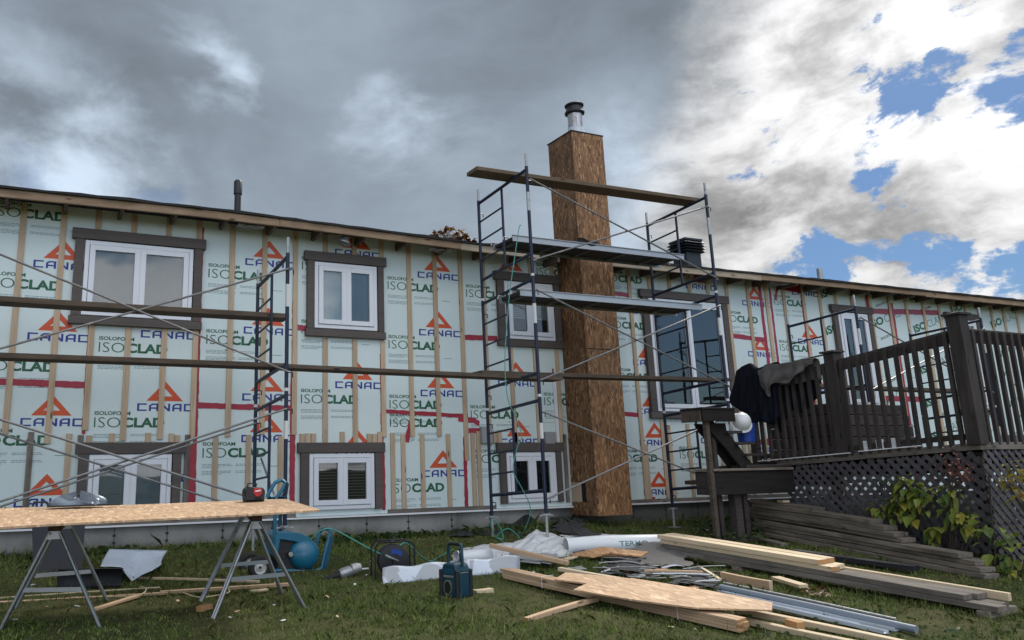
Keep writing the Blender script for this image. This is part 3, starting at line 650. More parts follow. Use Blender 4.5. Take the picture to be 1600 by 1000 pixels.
# --- eave: fascia boards, shingles, rafter tails, roof
def roof():
    xs = [X0, -2.2, 1.5, 3.55, 5.72]; 
    def fas(a, c, m, dz=0., k=4):
        b = MB(); n = k; vs = []
        for i in range(n+1):
            x = a+(c-a)*i/n; z = eave(x)+dz
            for yy, z_ in ((EY, -.112), (EY+.038, -.112), (EY+.038, -.018), (EY, -.018)): vs.append((x, yy, z+z_))
        fs = [(0, 3, 2, 1), (4*n, 4*n+1, 4*n+2, 4*n+3)]
        for i in range(n):
            for q in range(4): fs.append((4*i+q, 4*(i+1)+q, 4*(i+1)+(q+1) % 4, 4*i+(q+1) % 4))
        b.add(vs, fs); b.build('fascia', m, house, bevel=.003)
    fas(X0, -1.2, 'fascia'); fas(-1.197, 2.75, 'fascia'); fas(2.753, 5.33, 'fascia', .004); fas(5.333, 6.62, 'fascia_pale', -.002); fas(7.6, 11.0, 'fascia_pale', 0); fas(11.003, 15.2, 'fascia', .012); fas(15.203, X1, 'fascia', 0)
    # shingle edge and roof plane in one sheet with thickness
    b = MB(); vs = []; n = 160; rr = random.Random(5)
    for i in range(n+1):
        x = X0-.1+(X1-X0+.2)*i/n; z = eave(x); j = rr.uniform(-.006, .008); jy = rr.uniform(-.012, .012)
        vs += [(x, EY-.03+jy, z-.016), (x, EY-.035+jy, z+.012+j), (x, EY+.3, z+.014+.07), (x, EY+5.2, z+.05+1.02), (x, EY+5.2, z-.0+1.0), (x, EY+.05, z-.014)]
    fs = []
    for i in range(n):
        for q in range(6): fs.append((6*i+q, 6*(i+1)+q, 6*(i+1)+(q+1) % 6, 6*i+(q+1) % 6))
    b.add(vs, fs); b.build('roof', 'shingle', house)
    x = X0+.2
    while x < 20: 
        t = MB(); z = eave(x); t.box((x-.019, EY+.04, z-.125), (x+.019, D+.05, z-.02)); x += .61; t.build('rafter_tail', 'soffit', house)
    s = MB(); s.grid(lambda u, v: (X0+(X1-X0)*u, EY+.04+(D-EY)*v, eave(X0+(X1-X0)*u)-.018+.2*(D-EY)*v), 80, 1); s.build('roof_deck', 'soffit', house)
    
roof()
def lamp(x, y, z, eye=False):
    t = MB()
    t.lathe([(0, 0), (.075, 0), (.085, -.006), (.085, -.014), (.06, -.016), (.055, -.002), (0, -.002)], 20, Matrix.Translation((x, y, z)))
    t.box((x-.16, y-.06, z+.001), (x+.18, y+.07, z+.012)); t.build('soffit_light', 'box_grey', house, smooth=False)
lamp(2.42, 9.66, 3.0); lamp(5.1, 9.66, 2.95); lamp(11.6, 9.66, 2.97)
def hanging_light():
    M = Matrix.Translation((3.67, 9.62, 2.93)) @ Matrix.Rotation(R(18), 4, 'Y')
    b = MB(); b.lathe([(0, .14), (.05, .14), (.052, .06), (.06, .02), (.085, -.02), (.095, -.03), (.095, -.04), (.07, -.036), (.05, 0), (0, 0)], 22, M)
    o = b.build('hanging_light', 'grey_metal', house, smooth='auto'); c = MB(); c.tube([(3.7, 9.62, 3.12), (3.69, 9.63, 3.06), (3.71, 9.62, 3.0)], .008, 6); c.build('wire', 'hat', o)
hanging_light()
def chimney():
    xa, xb, yf, zb = 7.215, 7.80, 9.33, -.665; zf, zk = 4.93, 4.93
    cb = MB(); t = .015
    cb.box((xa+t+.001, yf, zb), (xb, yf+t, zf)); o = cb.build('chimney', 'osb', house)
    l = MB(); poly = [(xa, yf, zb), (xa, 10.1, zb), (xa, 10.1, zf), (xa, yf, zf)]
    # left cheek with the framed opening near its foot
    l.box((xa, yf+.0, -.22), (xa+t, 9.93, zf)); l.box((xa, yf, zb), (xa+t, 9.93, -.49)); l.box((xa, yf, -.488), (xa+t, 9.56, -.222)); l.build('side_panel', 'osb_side_shaded', o)
    k = MB(); k.box((xa+.03, 9.47, -.50), (xa+.05, 9.9, -.1)); k.build('opening_back', 'near_black', o)  # black sheet stands in for the shade inside the slot
    kk = MB(); kk.box((xa-.006, 9.70, -.487), (xa+.04, 9.88, -.223)); kk.build('opening_frame', 'strap_wood', o)
    r = MB(); r.box((xb-t, yf+t+.001, zb), (xb, 9.93, zf)); r.box((xa+t+.001, yf+t+.001, zb), (xb-t-.001, 9.9, zb+.02)); r.build('side_panel', 'osb_side_shaded', o)
    c = MB(); c.box((xa-.012, yf-.012, zf), (xb+.012, 9.95, zf+.012)); c.build('cap_sheet', 'felt', o)
    s = MB(); s.box((xa+.0, yf-.0015, 1.62), (xb, yf-.0004, 1.632)); s.box((xa-.0015, 9.36, -.35), (xa-.0004, 9.366, 4.9)); s.build('panel_joint', 'near_black', o)
    cx, cy, z = 7.53, 9.62, zf+.01
    f = MB(); f.lathe([(.155, 0), (.158, .02), (.14, .10), (.118, .17), (.118, .2)], 28, Matrix.Translation((cx, cy, z))); q = f.build('flue_flashing', 'sheet_metal', o, smooth='auto')
    f = MB(); f.lathe([(.113, .1), (.113, .44), (.12, .44), (.12, .47)], 28, Matrix.Translation((cx, cy, z))); f.build('flue_pipe', 'flue', o, smooth='auto')
    f = MB(); f.lathe([(.11, .42), (.152, .435), (.156, .455), (.136, .49), (.136, .495), (.118, .50), (.118, .55), (.145, .56), (.15, .58), (.12, .60), (0, .61)], 28, Matrix.Translation((cx, cy, z))); f.build('flue_cap', 'flue_cap', o, smooth='auto')
    # strips on the wall side of the chimney
    return o
chimney()
def roof_bits():
    # rubber plumbing vent with hood
    c = MB(); X_, Y_ = 2.57, 11.0; c.tube([(X_, Y_, 3.3), (X_, Y_, 4.0)], .048, 14); c.tube([(X_, Y_, 3.88), (X_, Y_, 4.06), (X_+.004, Y_-.004, 4.09)], [.062, .062, .04], 14)
    c.build('vent_pipe', 'vent_black', house, smooth='auto')
    c = MB(); X_ = 14.4; c.tube([(X_, 11, 3.2), (X_, 11, 3.79)], .055, 14); c.build('vent_pipe', 'galv', house, smooth='auto')
    X_, Y_ = 10.92, 11.0; b = MB(); b.box((X_-.17, Y_-.17, 3.3), (X_+.17, Y_+.17, 3.86)); v = b.build('roof_ventilator', 'vent_black', house)
    f = MB()
    for i in range(4):
        z = 3.80+i*.055; f.add([(X_-.245, Y_-.245, z-.03), (X_+.245, Y_-.245, z-.03), (X_+.245, Y_+.245, z-.03), (X_-.245, Y_+.245, z-.03), (X_-.19, Y_-.19, z+.012), (X_+.19, Y_-.19, z+.012), (X_+.19, Y_+.19, z+.012), (X_-.19, Y_+.19, z+.012)], [(0, 1, 5, 4), (1, 2, 6, 5), (2, 3, 7, 6), (3, 0, 4, 7), (4, 5, 6, 7), (0, 3, 2, 1)])
    f.box((X_-.21, Y_-.21, 3.985), (X_+.21, Y_+.21, 4.02)); f.build('louvre', 'vent_black', v)
roof_bits()
def wall_boxes():
    for (x, z, w, h) in ((5.83, .44, .17, .23), (6.86, .40, .16, .17)):
        b = MB(); b.box((x-w/2, D-.075, z-h/2), (x+w/2, D-.003, z+h/2)); o = b.build('junction_box', 'box_grey', house, bevel=.008)
    b = MB(); b.box((7.0, D-.03, ZB+.06), (7.05, D-.0022, 1.2)); b.build('corner_strip', 'vinyl_white', house)
    for p in (onY(904+20, 612),): pass
wall_boxes()
# ------------------------------------------------------------------ scaffolds
RY, FY = 9.25, 8.05
LV = [-.565, .78, 2.235, 3.64]
def sz(y, z): return z-.035+(RY-y)/(RY-FY)*.075
def scaffold(xs, lifts, label, loc, braces):
    t = thing('scaffold_tower', loc, label, 'scaffold', 'steel frame scaffolds along the wall')
    for x in xs:
        for k in range(lifts):
            z0, z1 = LV[k], LV[k+1]; b = MB(); L = z1-z0; my = (RY+FY)/2
            P_ = lambda y, z: (x, y, sz(y, z))
            for y in (RY, FY): b.tube([P_(y, z0+.005), P_(y, z1-.02)], .0212, 8)
            b.tube([P_(RY, z1-.06), P_(FY, z1-.06)], .021, 8); b.tube([P_(RY, z0+.26), P_(FY, z0+.26)], .021, 8)
            b.tube([P_(my, z1-.06), P_(my, z0+.26)], .0165, 8)
            for q in range(1, 4):
                z = z0+.26+(L-.32)*q/4; b.tube([P_(RY, z), P_(my, z)], .0125, 7)
            for y in (RY, FY):
                for zz in (z1-.2, z0+.17):
                    b.tube([(x+.02, y, sz(y, zz)), (x+.065, y, sz(y, zz)), (x+.065, y, sz(y, zz)-.05)], .007, 5)
            f = b.build('scaffold_frame', 'frame_blue', t, smooth='auto')
            for y in (RY, FY): p = MB(); p.tube([P_(y, z1-.02), P_(y, z1+.012 if k < lifts-1 else z1+.15)], .0225 if k < lifts-1 else .0165, 8); p.build('coupling_pin', 'white_paint' if k < lifts-1 else 'galv', f, smooth='auto')
            w = MB(); w.tube([P_(FY, z1-.36), P_(FY, z1-.60)] if k else [P_(FY, z1-.32), P_(FY, z1-.5)], .0222, 9, caps=False); w.build('worn_sleeve', 'white_paint' if (k < 2 or x < 3) else 'galv', f, smooth='auto')
        for y in (RY, FY):
            j = MB(); zg = gz(y)-.01; j.tube([(x, y, zg), (x, y, sz(y, LV[0])+.02)], .0165, 8); zt = sz(y, LV[0]) - .0
            j.lathe([(0, -.008), (.05, -.008), (.05, .008), (0, .008)], 12, Matrix.Translation((x, y, zt))); j.bar((x-.09, y, zt-.01), (x+.09, y, zt-.01), .016, .012)
            j.box((x-.06, y-.06, zg), (x+.06, y+.06, zg+.012)); j.build('screw_jack', 'galv', t, smooth='auto')
    for (x0, x1, k, y) in braces:
        z0, z1 = LV[k]+.17, LV[k+1]-.2
        for i, (a, c) in enumerate(((z1, z0), (z0, z1))):
            o_ = .012 if i else -.012
            c_ = MB(); c_.tube([(x0+.0, y-.045+o_, sz(y, a)), (x1, y-.045+o_, sz(y, c))], .0108, 8); c_.build('cross_brace', 'brace', t, smooth='auto')
    return t
scaffold([-.58, 2.43], 2, 'two lift blue steel scaffold with crossed braces behind the plywood table', (.9, 8.65, gz(8.6)), [(-.58, 2.43, 1, FY), (-.58, 2.43, 0, FY), (-.58, 2.43, 0, RY)])
scaffold([5.50, 8.45], 3, 'tall three lift blue steel scaffold around the chipboard chimney', (7, 8.65, gz(8.6)), [(5.5, 8.45, 2, FY), (5.5, 8.45, 1, FY), (5.5, 8.45, 0, FY)])
scaffold([11.2, 14.2], 2, 'dark steel scaffold behind the wooden deck railing', (12.7, 8.65, gz(8.6)), [(11.2, 14.2, 1, FY)])
def planks():
    def pl(x0, x1, y, z, w=.235, h=.042, m='plank', lab='', dz=0., g='scaffold planks of rough wood', slope=0.):
        o = board('scaffold_plank', (x0, y, z), (x1, y+slope, z+dz), w, h, m, None, warp=.012); tag(o, lab, 'plank', g)
    pl(-1.5, 2.66, 8.86, 1.712, lab='upper dark wooden plank crossing in front of the wide window', dz=.0, w=.26, h=.055)
    pl(-1.3, 2.55, 8.56, 1.105+sz(8.6, 0), lab='lower dark wooden plank left of the short ladder frame', w=.25, h=.05)
    pl(2.36, 6.1, 8.52, 1.155+sz(8.5, 0)-.062, lab='dark wooden plank spanning from the left scaffold to the tall scaffold', w=.25, h=.045, dz=-.035)
    pl(5.0, 9.1, 8.62, 1.15+sz(8.6, 0)-.03, lab='brown plank passing in front of the chimney at middle height', w=.25, h=.045, dz=.03, slope=.05)
    pl(4.94, 8.62, 8.44, 3.64+sz(8.44, 0), lab='highest wooden plank lying across the top bars of the tall scaffold', m='plank_top', w=.26, h=.05, dz=.03)
    pl(8.5, 9.2, 8.9, -.25, lab='short dark board resting low on the tall scaffold frame beside the deck', w=.25, h=.05)
    pl(11.0, 14.6, 8.8, 1.13, lab='dark plank seen through the deck railing on the far scaffold', w=.25, h=.05)
    def walk(x0, x1, y, z, lab, w=.48):
        t = thing('walkboard', (x0, y, z), lab, 'walkboard', 'aluminium walkboards on the tall scaffold')
        for s in (-1, 1):
            b = MB(); yy = y+s*w/2; b.box((x0, yy-.004, z), (x1, yy+.004, z+.075)); b.box((x0, yy-.02, z+.07), (x1, yy+.02, z+.078)); b.box((x0, yy-.010, z-.004), (x1, yy+.010, z+.004)); b.build('side_rail', 'alu', t)
        b = MB(); b.box((x0+.03, y-w/2+.006, z+.030), (x1-.03, y+w/2-.006, z+.066)); b.build('deck_panel', 'ply_under', t)
        x = x0+.1
        while x < x1: b = MB(); b.box((x, y-w/2+.006, z+.006), (x+.035, y+w/2-.006, z+.029)); b.build('cross_member', 'dull_metal', t); x += .58
        for xx in (x0, x1):
            for s in (-.6, .6): b = MB(); b.tube([(xx, y+s*w/2, z+.06), (xx+(.07 if xx == x1 else -.07), y+s*w/2, z+.07), (xx+(.09 if xx == x1 else -.09), y+s*w/2, z+.02)], .009, 6); b.build('hook', 'galv', t)
        return t
    walk(5.56, 8.42, 8.78, 2.835, 'upper aluminium walkboard just above the eave line')
    walk(5.46, 8.40, 8.52, 2.06, 'lower aluminium walkboard crossing the small window with half closed blinds')
    b = MB(); b.grid(lambda u, v: (6.55+.32*u+.05*v, 8.50+.05*v, 2.955-.10*v*v+.02*math.sin(u*7)), 6, 5); tag(b.build('felt_scrap', 'felt', smooth=True, solid=.004), 'dark scrap of roofing felt hanging over the upper walkboard', 'scrap')
planks()

# ------------------------------------------------------------------ deck
DX, DY = 9.06, 5.36
def dz(Y): return .165-(Y-DY)*.055
def rz(Y): return 1.375-(Y-DY)*.105
deck = thing('wooden_deck', (DX, DY, gz(DY)), 'raised dark wooden deck with railing and lattice skirt', 'deck')
def lattice(name, org, ux, L, h0, h1, label=None):
    "org bottom corner, ux unit direction; heights interpolate; two crossed layers of slats"
    org = Vector(org); ux = Vector(ux); nrm = ux.cross(Vector((0, 0, 1))).normalized(); b = MB()
    pit, w = .084, .046
    hmax = max(h0, h1)
    for layer, sgn in ((0, 1), (1, -1)):
        c = -hmax if sgn > 0 else 0
        while c < L+hmax:
            # line: x = c + sgn*z ; clip to 0<=x<=L, 0<=z<=h(x)
            z0, z1 = 0., hmax
            pts = []
            for z in np.linspace(0, hmax, 60):
                x = c+sgn*z
                if 0 <= x <= L and z <= h0+(h1-h0)*x/L: pts.append((x, z))
            if len(pts) > 2:
                a, e = pts[0], pts[-1]; off = nrm*(.006*(1 if layer else -1)+random.uniform(-.001, .001))
                p = org+ux*a[0]+Vector((0, 0, a[1]))+off; q = org+ux*e[0]+Vector((0, 0, e[1]))+off
                b.bar(p, q, .007, w, up=nrm.cross((q-p).normalized()))
            c += pit*math.sqrt(2)
    return b.build(name, 'lattice', deck)
def build_deck():
    # floor
    x = DX+.02
    b = MB(); y = DY+.02; 
    while y < 9.1: b.box((DX+.01, y, 0), (13.4, y+.135, .03)); y += .14
    b.v = [(a, c, e+dz(c)-.034) for a, c, e in b.v]; b.build('decking', 'deck_wood', deck)
    # rim boards
    board('rim_board', (DX, DY+.02, dz(DY)-.035), (DX, 7.9, dz(7.9)-.035), .035, .075, 'grey_board', deck)
    board('rim_board', (DX-.017, DY, dz(DY)-.035), (13.4, DY, dz(DY)-.035), .035, .075, 'grey_board', deck)
    BY = 7.70; bl, br = onY(1114, 738, BY), onY(1228, 728, BY); bl.z = br.z = (bl.z+br.z)/2
    board('beam', (bl.x, BY, bl.z-.16), (DX-.01, BY, bl.z-.16), .04, .28, 'dark_wood', deck)
    board('beam', (bl.x+.02, BY+.02, bl.z-.16), (bl.x+.02, 8.0, bl.z-.16), .04, .28, 'deck_wood', deck)
    for yy in (8.9,): board('beam', (DX+.05, yy, -.22), (11.5, yy, -.22), .04, .25, 'deck_wood', deck)
    c = MB(); c.box((bl.x-.03, BY-.05, bl.z-.018), (DX-.02, 8.0, bl.z+.012)); c.build('step_tread', 'old_board', deck, bevel=.004)
    c = MB(); c.box((bl.x+.55, BY-.02, bl.z+.014), (DX-.02, 8.0, bl.z+.05)); c.build('step_tread', 'deck_wood', deck, bevel=.004)
    for (px_, s_) in ((1158, .11), (1172, .07)): xx = onY(px_, 790, BY).x; board('support_post', (xx, BY+.09, gz(BY)-.05), (xx, BY+.09, bl.z-.29), s_, s_, 'deck_post', deck, up=(1, 0, 0))
    for X_, Y_ in ((11, 5.45), (12.8, 5.45), (9.2, 5.5), (11, 8.6)): board('support_post', (X_, Y_, gz(Y_)-.1), (X_, Y_, dz(Y_)-.09), .1, .1, 'deck_post', deck, up=(1, 0, 0))
    for i in range(5): xx = 9.6+i*.75; board('joist', (xx, DY+.04, dz(DY)-.12), (xx, 8.88, dz(8.88)-.12), .04, .17, 'deck_wood', deck)
    # posts with caps
    def post(X_, Y_, zt, s):
        b = MB(); b.box((X_-s/2, Y_-s/2, dz(Y_)-.02), (X_+s/2, Y_+s/2, zt)); o = b.build('railing_post', 'deck_post', deck, bevel=.005)
        c = MB(); c.box((X_-s/2-.028, Y_-s/2-.028, zt), (X_+s/2+.028, Y_+s/2+.028, zt+.022)); e = s/2+.018
        c.add([(X_-e, Y_-e, zt+.022), (X_+e, Y_-e, zt+.022), (X_+e, Y_+e, zt+.022), (X_-e, Y_+e, zt+.022), (X_, Y_, zt+.045)], [(0, 1, 4), (1, 2, 4), (2, 3, 4), (3, 0, 4)]); c.build('post_cap', 'deck_post', o)
    post(DX+.01, DY+.02, rz(DY)+.13, .145); post(DX+.03, 6.93, rz(6.93)+.10, .145); post(12.1, DY+.02, rz(DY)+.13, .14)
    board('railing_post', (DX, 8.23, dz(8.23)-.1), (DX, 8.23, rz(8.2)-.02), .09, .09, 'deck_post', deck, up=(1, 0, 0))
    board('top_rail', (DX+.035, DY+.09, rz(DY+.09)-.065), (DX+.035, 6.86, rz(6.86)-.065), .036, .135, 'deck_wood', deck)
    board('top_rail', (DX+.035, 7.0, rz(7.0)-.065), (DX+.035, 8.52, rz(8.52)-.065), .036, .135, 'deck_wood', deck)
    board('top_rail', (DX+.08, DY+.035, rz(DY)-.075), (12.03, DY+.035, rz(DY)-.075), .036, .15, 'deck_wood', deck)
    board('top_rail', (12.17, DY+.035, rz(DY)-.075), (13.4, DY+.035, rz(DY)-.075), .036, .15, 'deck_wood', deck)
    board('bottom_rail', (DX+.035, DY+.09, dz(DY)+.07), (DX+.035, 8.3, dz(8.3)+.07), .034, .06, 'deck_wood', deck)
    y = DY+.16
    while y < 8.2:
        if abs(y-6.93) > .1: board('baluster', (DX-.004, y, dz(y)-.02), (DX-.004+random.uniform(-.006, .006), y+random.uniform(-.008, .008), rz(y)-.02), .042, .038, 'deck_post' if 0 else 'deck_wood', deck, up=(1, 0, 0))
        y += .117
    x = DX+.18
    while x < 13.3:
        if abs(x-12.1) > .1: board('baluster', (x, DY-.004, dz(DY)-.02), (x+random.uniform(-.006, .006), DY-.004, rz(DY)-.02), .038, .042, 'deck_wood', deck, up=(0, 1, 0))
        x += .135
    zb = gz(DY)-.02
    o1 = lattice('lattice_panel', (DX-.0, 7.8, gz(7.8)), (0, -1, 0), 7.8-DY, dz(7.8)-.08-gz(7.8), dz(DY)-.08-gz(7.8))
    lattice('lattice_panel', (DX, DY-.0, zb), (1, 0, 0), 4.3, dz(DY)-.08-zb, dz(DY)-.08-zb)
    board('base_board', (DX+.02, DY-.01, gz(DY)+.03), (12.5, DY-.3, gz(DY)+.03), .04, .09, 'old_board', deck)
build_deck()
def stairs():
    # landing and steps between the deck and the patio window
    Y0, Y1 = 7.60, 7.98; zt = onY(1100, 636, Y0).z; xl = onY(1097, 640, Y0).x; xr = onY(1150, 650, Y0).x
    t = thing('entry_steps', (xl, 7.8, gz(7.8)), 'dark wooden landing on leaning posts at the left end of the deck', 'steps')
    b = MB(); b.box((xl, Y0, zt-.028), (xr, Y1, zt)); b.build('landing', 'dark_wood', t, bevel=.004)
    board('landing_beam', (xl+.02, Y0+.03, zt-.10), (xr, Y0+.03, zt-.10), .036, .14, 'dark_wood', t); board('landing_beam', (xl+.03, Y0+.05, zt-.10), (xl+.03, Y1, zt-.10), .036, .14, 'old_post', t)
    for yy in (Y0+.15, Y1-.05):
        P_ = [onY(x, y, Y0) for x, y in ((1118, 660), (1126, 674), (1150, 700), (1176, 734), (1198, 734), (1172, 700), (1150, 672), (1148, 660))]
        q = MB(); q.prism([(p.x, yy, p.z) for p in P_], (0, .035, 0)); q.build('stringer', 'dark_wood', t)
    for i in range(3):
        p = onY(1150+i*15, 676+i*18, Y0); c = MB(); c.box((p.x-.03, Y0+.10, p.z), (p.x+.27, Y1+.02, p.z+.03)); c.build('tread', 'deck_wood', t)
    p0, p1 = onY(1103, 664, Y0+.1), onY(1121, 846, Y0+.1); board('leg', (p1.x, Y0+.1, gz(7.7)-.05), (p0.x, Y0+.1, zt-.03), .058, .06, 'old_post', t, up=(0, 1, 0))
    p0, p1 = onY(1113, 664, Y0+.2), onY(1132, 842, Y0+.2); board('leg', (p1.x, Y0+.22, gz(7.8)-.05), (p0.x, Y0+.22, zt-.03), .06, .05, 'deck_post', t, up=(0, 1, 0))
    # broad dark step box by the far door
    t = thing('step_box', (11.7, 8.6, .05), 'broad dark boxed wooden steps behind the railing below the blue reflecting window', 'steps')
    a = onY(1292, 630, 7.75); c = onY(1412, 628, 7.75); e = onY(1432, 690, 7.75); n = 5
    for i in range(n):
        z1 = a.z-(a.z-.03)*i/n; z0 = a.z-(a.z-.03)*(i+1)/n; xr = c.x+(e.x+.1-c.x)*(i+.5)/n
        b = MB(); b.box((a.x, 7.75, z0+.004), (xr, 8.75, z1-.004)); b.build('panel_board', 'deck_wood', t, bevel=.006)
stairs()
def on_deck():
    # white siding scraps along the deck edge
    for i, (p, q, w) in enumerate((((1172, 713), (1262, 716), .05), ((1240, 716), (1330, 713), .07))):
        A, B_ = onX(*p, DX-.02), onX(*q, DX-.02); A.z = dz(A.y)+.012; B_.z = dz(B_.y)+.012
        tag(board('siding_strip', A, B_, w, .012, 'vinyl_white'), ['white siding strip lying by the foot of the hanging jackets', 'white siding strip lying on the deck edge right of the jackets'][i], 'strip')
    A, B_ = onX(1345, 710, DX-.01), onX(1440, 699, DX-.01); A.z = dz(A.y)+.02; B_.z = dz(B_.y)+.02
    t = thing('sill_piece', A, 'white plastic sill piece with three upright tabs lying on the deck edge', 'sill'); board('base', A, B_, .08, .012, 'vinyl_white', t)
    for px in (1353, 1374, 1394):
        C_ = onX(px, 700, DX+.0); z = dz(C_.y)+.02; b = MB(); b.box((DX+.01, C_.y-.045, z), (DX+.03, C_.y+.045, z+.115)); b.build('tab', 'hat', t, bevel=.004)
    for i, (x, y, s) in enumerate(((9.9, 5.62, .05), (10.1, 5.6, .06), (10.35, 5.62, .05))):
        b = MB(); b.lathe([(0, 0), (s, 0), (s*1.1, .1), (s*.9, .11), (0, .1)], 14, Matrix.Translation((x, y, dz(y)))); tag(b.build('paint_tub', 'box_grey', smooth='auto'), 'small grey tub on the deck behind the right hand railing', 'tub', 'small tubs on the deck')
    # blue bucket and white helmet
    c = onY(1174, 694, 7.70); b = MB(); b.lathe([(0, 0), (.12, 0), (.135, .26), (.142, .262), (.142, .275), (.13, .275), (.115, .02), (0, .02)], 24, Matrix.Translation((c.x+.08, 7.84, c.z+.032)) @ Matrix.Scale(.85, 4))
    tag(b.build('bucket', 'blue_plastic', smooth='auto'), 'blue plastic bucket on the steps beside the white hard hat', 'bucket')
    c = onY(1158, 660, 7.74); M = Matrix.Translation(c) @ Matrix.Rotation(R(62), 4, 'X') @ Matrix.Rotation(R(-20), 4, 'Y') @ Matrix.Scale(.80, 4)
    t = thing('hard_hat', c, 'white hard hat with orange lining hanging below the black jacket', 'hard hat')
    b = MB(); b.lathe([(.0, .16), (.05, .155), (.10, .13), (.135, .07), (.145, 0), (.175, -.012), (.178, -.02), (.14, -.01), (.128, .06), (.09, .12), (0, .145)], 26, M); b.build('shell', 'hat', t, smooth='auto')
    b = MB(); b.lathe([(.11, -.01), (.118, .03), (.105, .035), (.10, -.01)], 20, M); b.build('lining', 'orange', t, smooth=True)
on_deck()
def drape(name, m, outline_top, outline_bot, X_, lab, cat, back=.09, folds=7, amp=.02, seed=1, thick=.006):
    "cloth hung over the rail: front sheet follows two pixel curves on the plane X_, the back sheet hangs behind the rail"
    rs = random.Random(seed); ph = [rs.uniform(0, 6.28) for _ in range(4)]
    def interp(pl, u):
        n = len(pl)-1; i = min(int(u*n), n-1); f = u*n-i; return (pl[i][0]*(1-f)+pl[i+1][0]*f, pl[i][1]*(1-f)+pl[i+1][1]*f)
    T = [onX(*interp(outline_top, i/24), X_) for i in range(25)]; B_ = [onX(*interp(outline_bot, i/24), X_) for i in range(25)]
    def fn(u, v):
        i = min(int(u*24), 23); f = u*24-i; t = T[i].lerp(T[i+1], f); b = B_[i].lerp(B_[i+1], f)
        if v < .18:    # back part hanging behind
            k = (.18-v)/.18; return (t.x+back+.01*math.sin(u*20+ph[3]), t.y, t.z-.02-k*.25)
        if v < .30:
            k = (v-.18)/.12; return (t.x+back*(1-k), t.y, t.z+.012*math.sin(k*math.pi)-.02*(1-k))
        k = (v-.30)/.70; p = t.lerp(b, k); a = amp*(.25+k)
        d_ = a*math.sin(u*folds*2+ph[0]+1.2*k)+.6*a*math.sin(u*folds*4.3+ph[1]-2*k)+.5*a*math.sin(k*7+u*5+ph[2])
        return (p.x-abs(d_)*1.2-.012, p.y+.3*d_, p.z+.25*d_*(1-k))
    b = MB(); b.grid(fn, 48, 30); return tag(b.build(name, m, smooth=True, solid=thick), lab, cat)
drape('jacket', 'jacket', [(1152, 580), (1160, 573), (1171, 568), (1180, 575), (1186, 590)], [(1144, 630), (1150, 636), (1165, 645), (1180, 650), (1190, 640)], DX-.03, 'black jacket hung at the left end of the deck railing', 'jacket', seed=3)
drape('jacket', 'jacket_navy', [(1170, 584), (1180, 578), (1190, 574), (1200, 570), (1212, 566)], [(1172, 640), (1180, 662), (1196, 656), (1210, 664), (1222, 650)], DX-.05, 'navy jacket hung between the black jacket and the grey sweater', 'jacket', seed=5, amp=.03)
drape('jacket', 'jacket', [(1205, 570), (1225, 575), (1245, 572), (1258, 568), (1272, 566)], [(1208, 655), (1222, 676), (1240, 640), (1258, 648), (1280, 620)], DX+.085, 'black garment with hanging sleeves under the grey sweater', 'jacket', seed=8, amp=.028)
drape('sweater', 'sweater', [(1186, 580), (1200, 570), (1216, 569), (1238, 566), (1256, 560), (1272, 560)], [(1190, 602), (1204, 622), (1214, 598), (1234, 600), (1252, 584), (1272, 569)], DX-.085, 'dark grey sweater draped over the top of the deck railing', 'sweater', seed=9, amp=.03, folds=5)

# ------------------------------------------------------------------ timber piles
def gp(x, y, h=0.): return onG(x, y, h)
def old_stack():
    L, Rr = Vector((9.0, 8.35, 0)), Vector((8.52, 5.12, 0)); rs = random.Random(4); labs = {}
    rows = [(0., 1.0, .03, .0), (.02, .985, .08, .03), (0, .965, .13, .05), (.03, .92, .18, .0), (.0, .72, .23, .06), (.02, .70, .28, .03), (.0, .66, .33, .05), (.03, .60, .375, .03), (.0, .34, .42, .06)]
    nm = ['lowest board of the weathered dark stack under the lattice', 'second board up in the weathered stack under the lattice', 'third board up in the weathered stack under the lattice', 'fourth board up, its pale end stepped back, in the weathered stack', 'fifth board up in the weathered dark stack', 'sixth board up in the weathered dark stack', 'seventh board up in the weathered stack', 'long board just under the short topmost one in the weathered stack', 'short topmost board at the left of the weathered stack']
    for i, (a, c, h, off) in enumerate(rows):
        p = L.lerp(Rr, a); q = L.lerp(Rr, c); p.z = gz(p.y)+h; q.z = gz(q.y)+h; p.x += off+rs.uniform(-.03, .02); q.x += off+rs.uniform(-.03, .02)
        tag(board('weathered_board', p, q, .19, .0445, 'old_board', warp=.012, ends='grey_board'), nm[i], 'board', 'weathered boards stacked under the lattice')
    p = gp(1240, 862, .04); q = gp(1432, 888, .04); tag(board('weathered_board', p, q, .14, .05, 'tarp_dark', warp=.01), 'black board lying in front of the weathered stack', 'board')
    p = gp(1085, 845, .03); q = gp(1170, 838, .03); tag(board('weathered_board', gp(1170, 838, .03), gp(1225, 852, .03), .1, .04, 'old_board'), 'short dark plank end at the left foot of the weathered stack', 'board')
    q = onX(1222, 790, 9.0); tag(board('offcut', (8.98, q.y, gz(q.y)+.457), (8.95, q.y-.12, gz(q.y)+.457), .09, .03, 'new_board'), 'small pale offcut on top of the weathered stack', 'offcut')
old_stack()
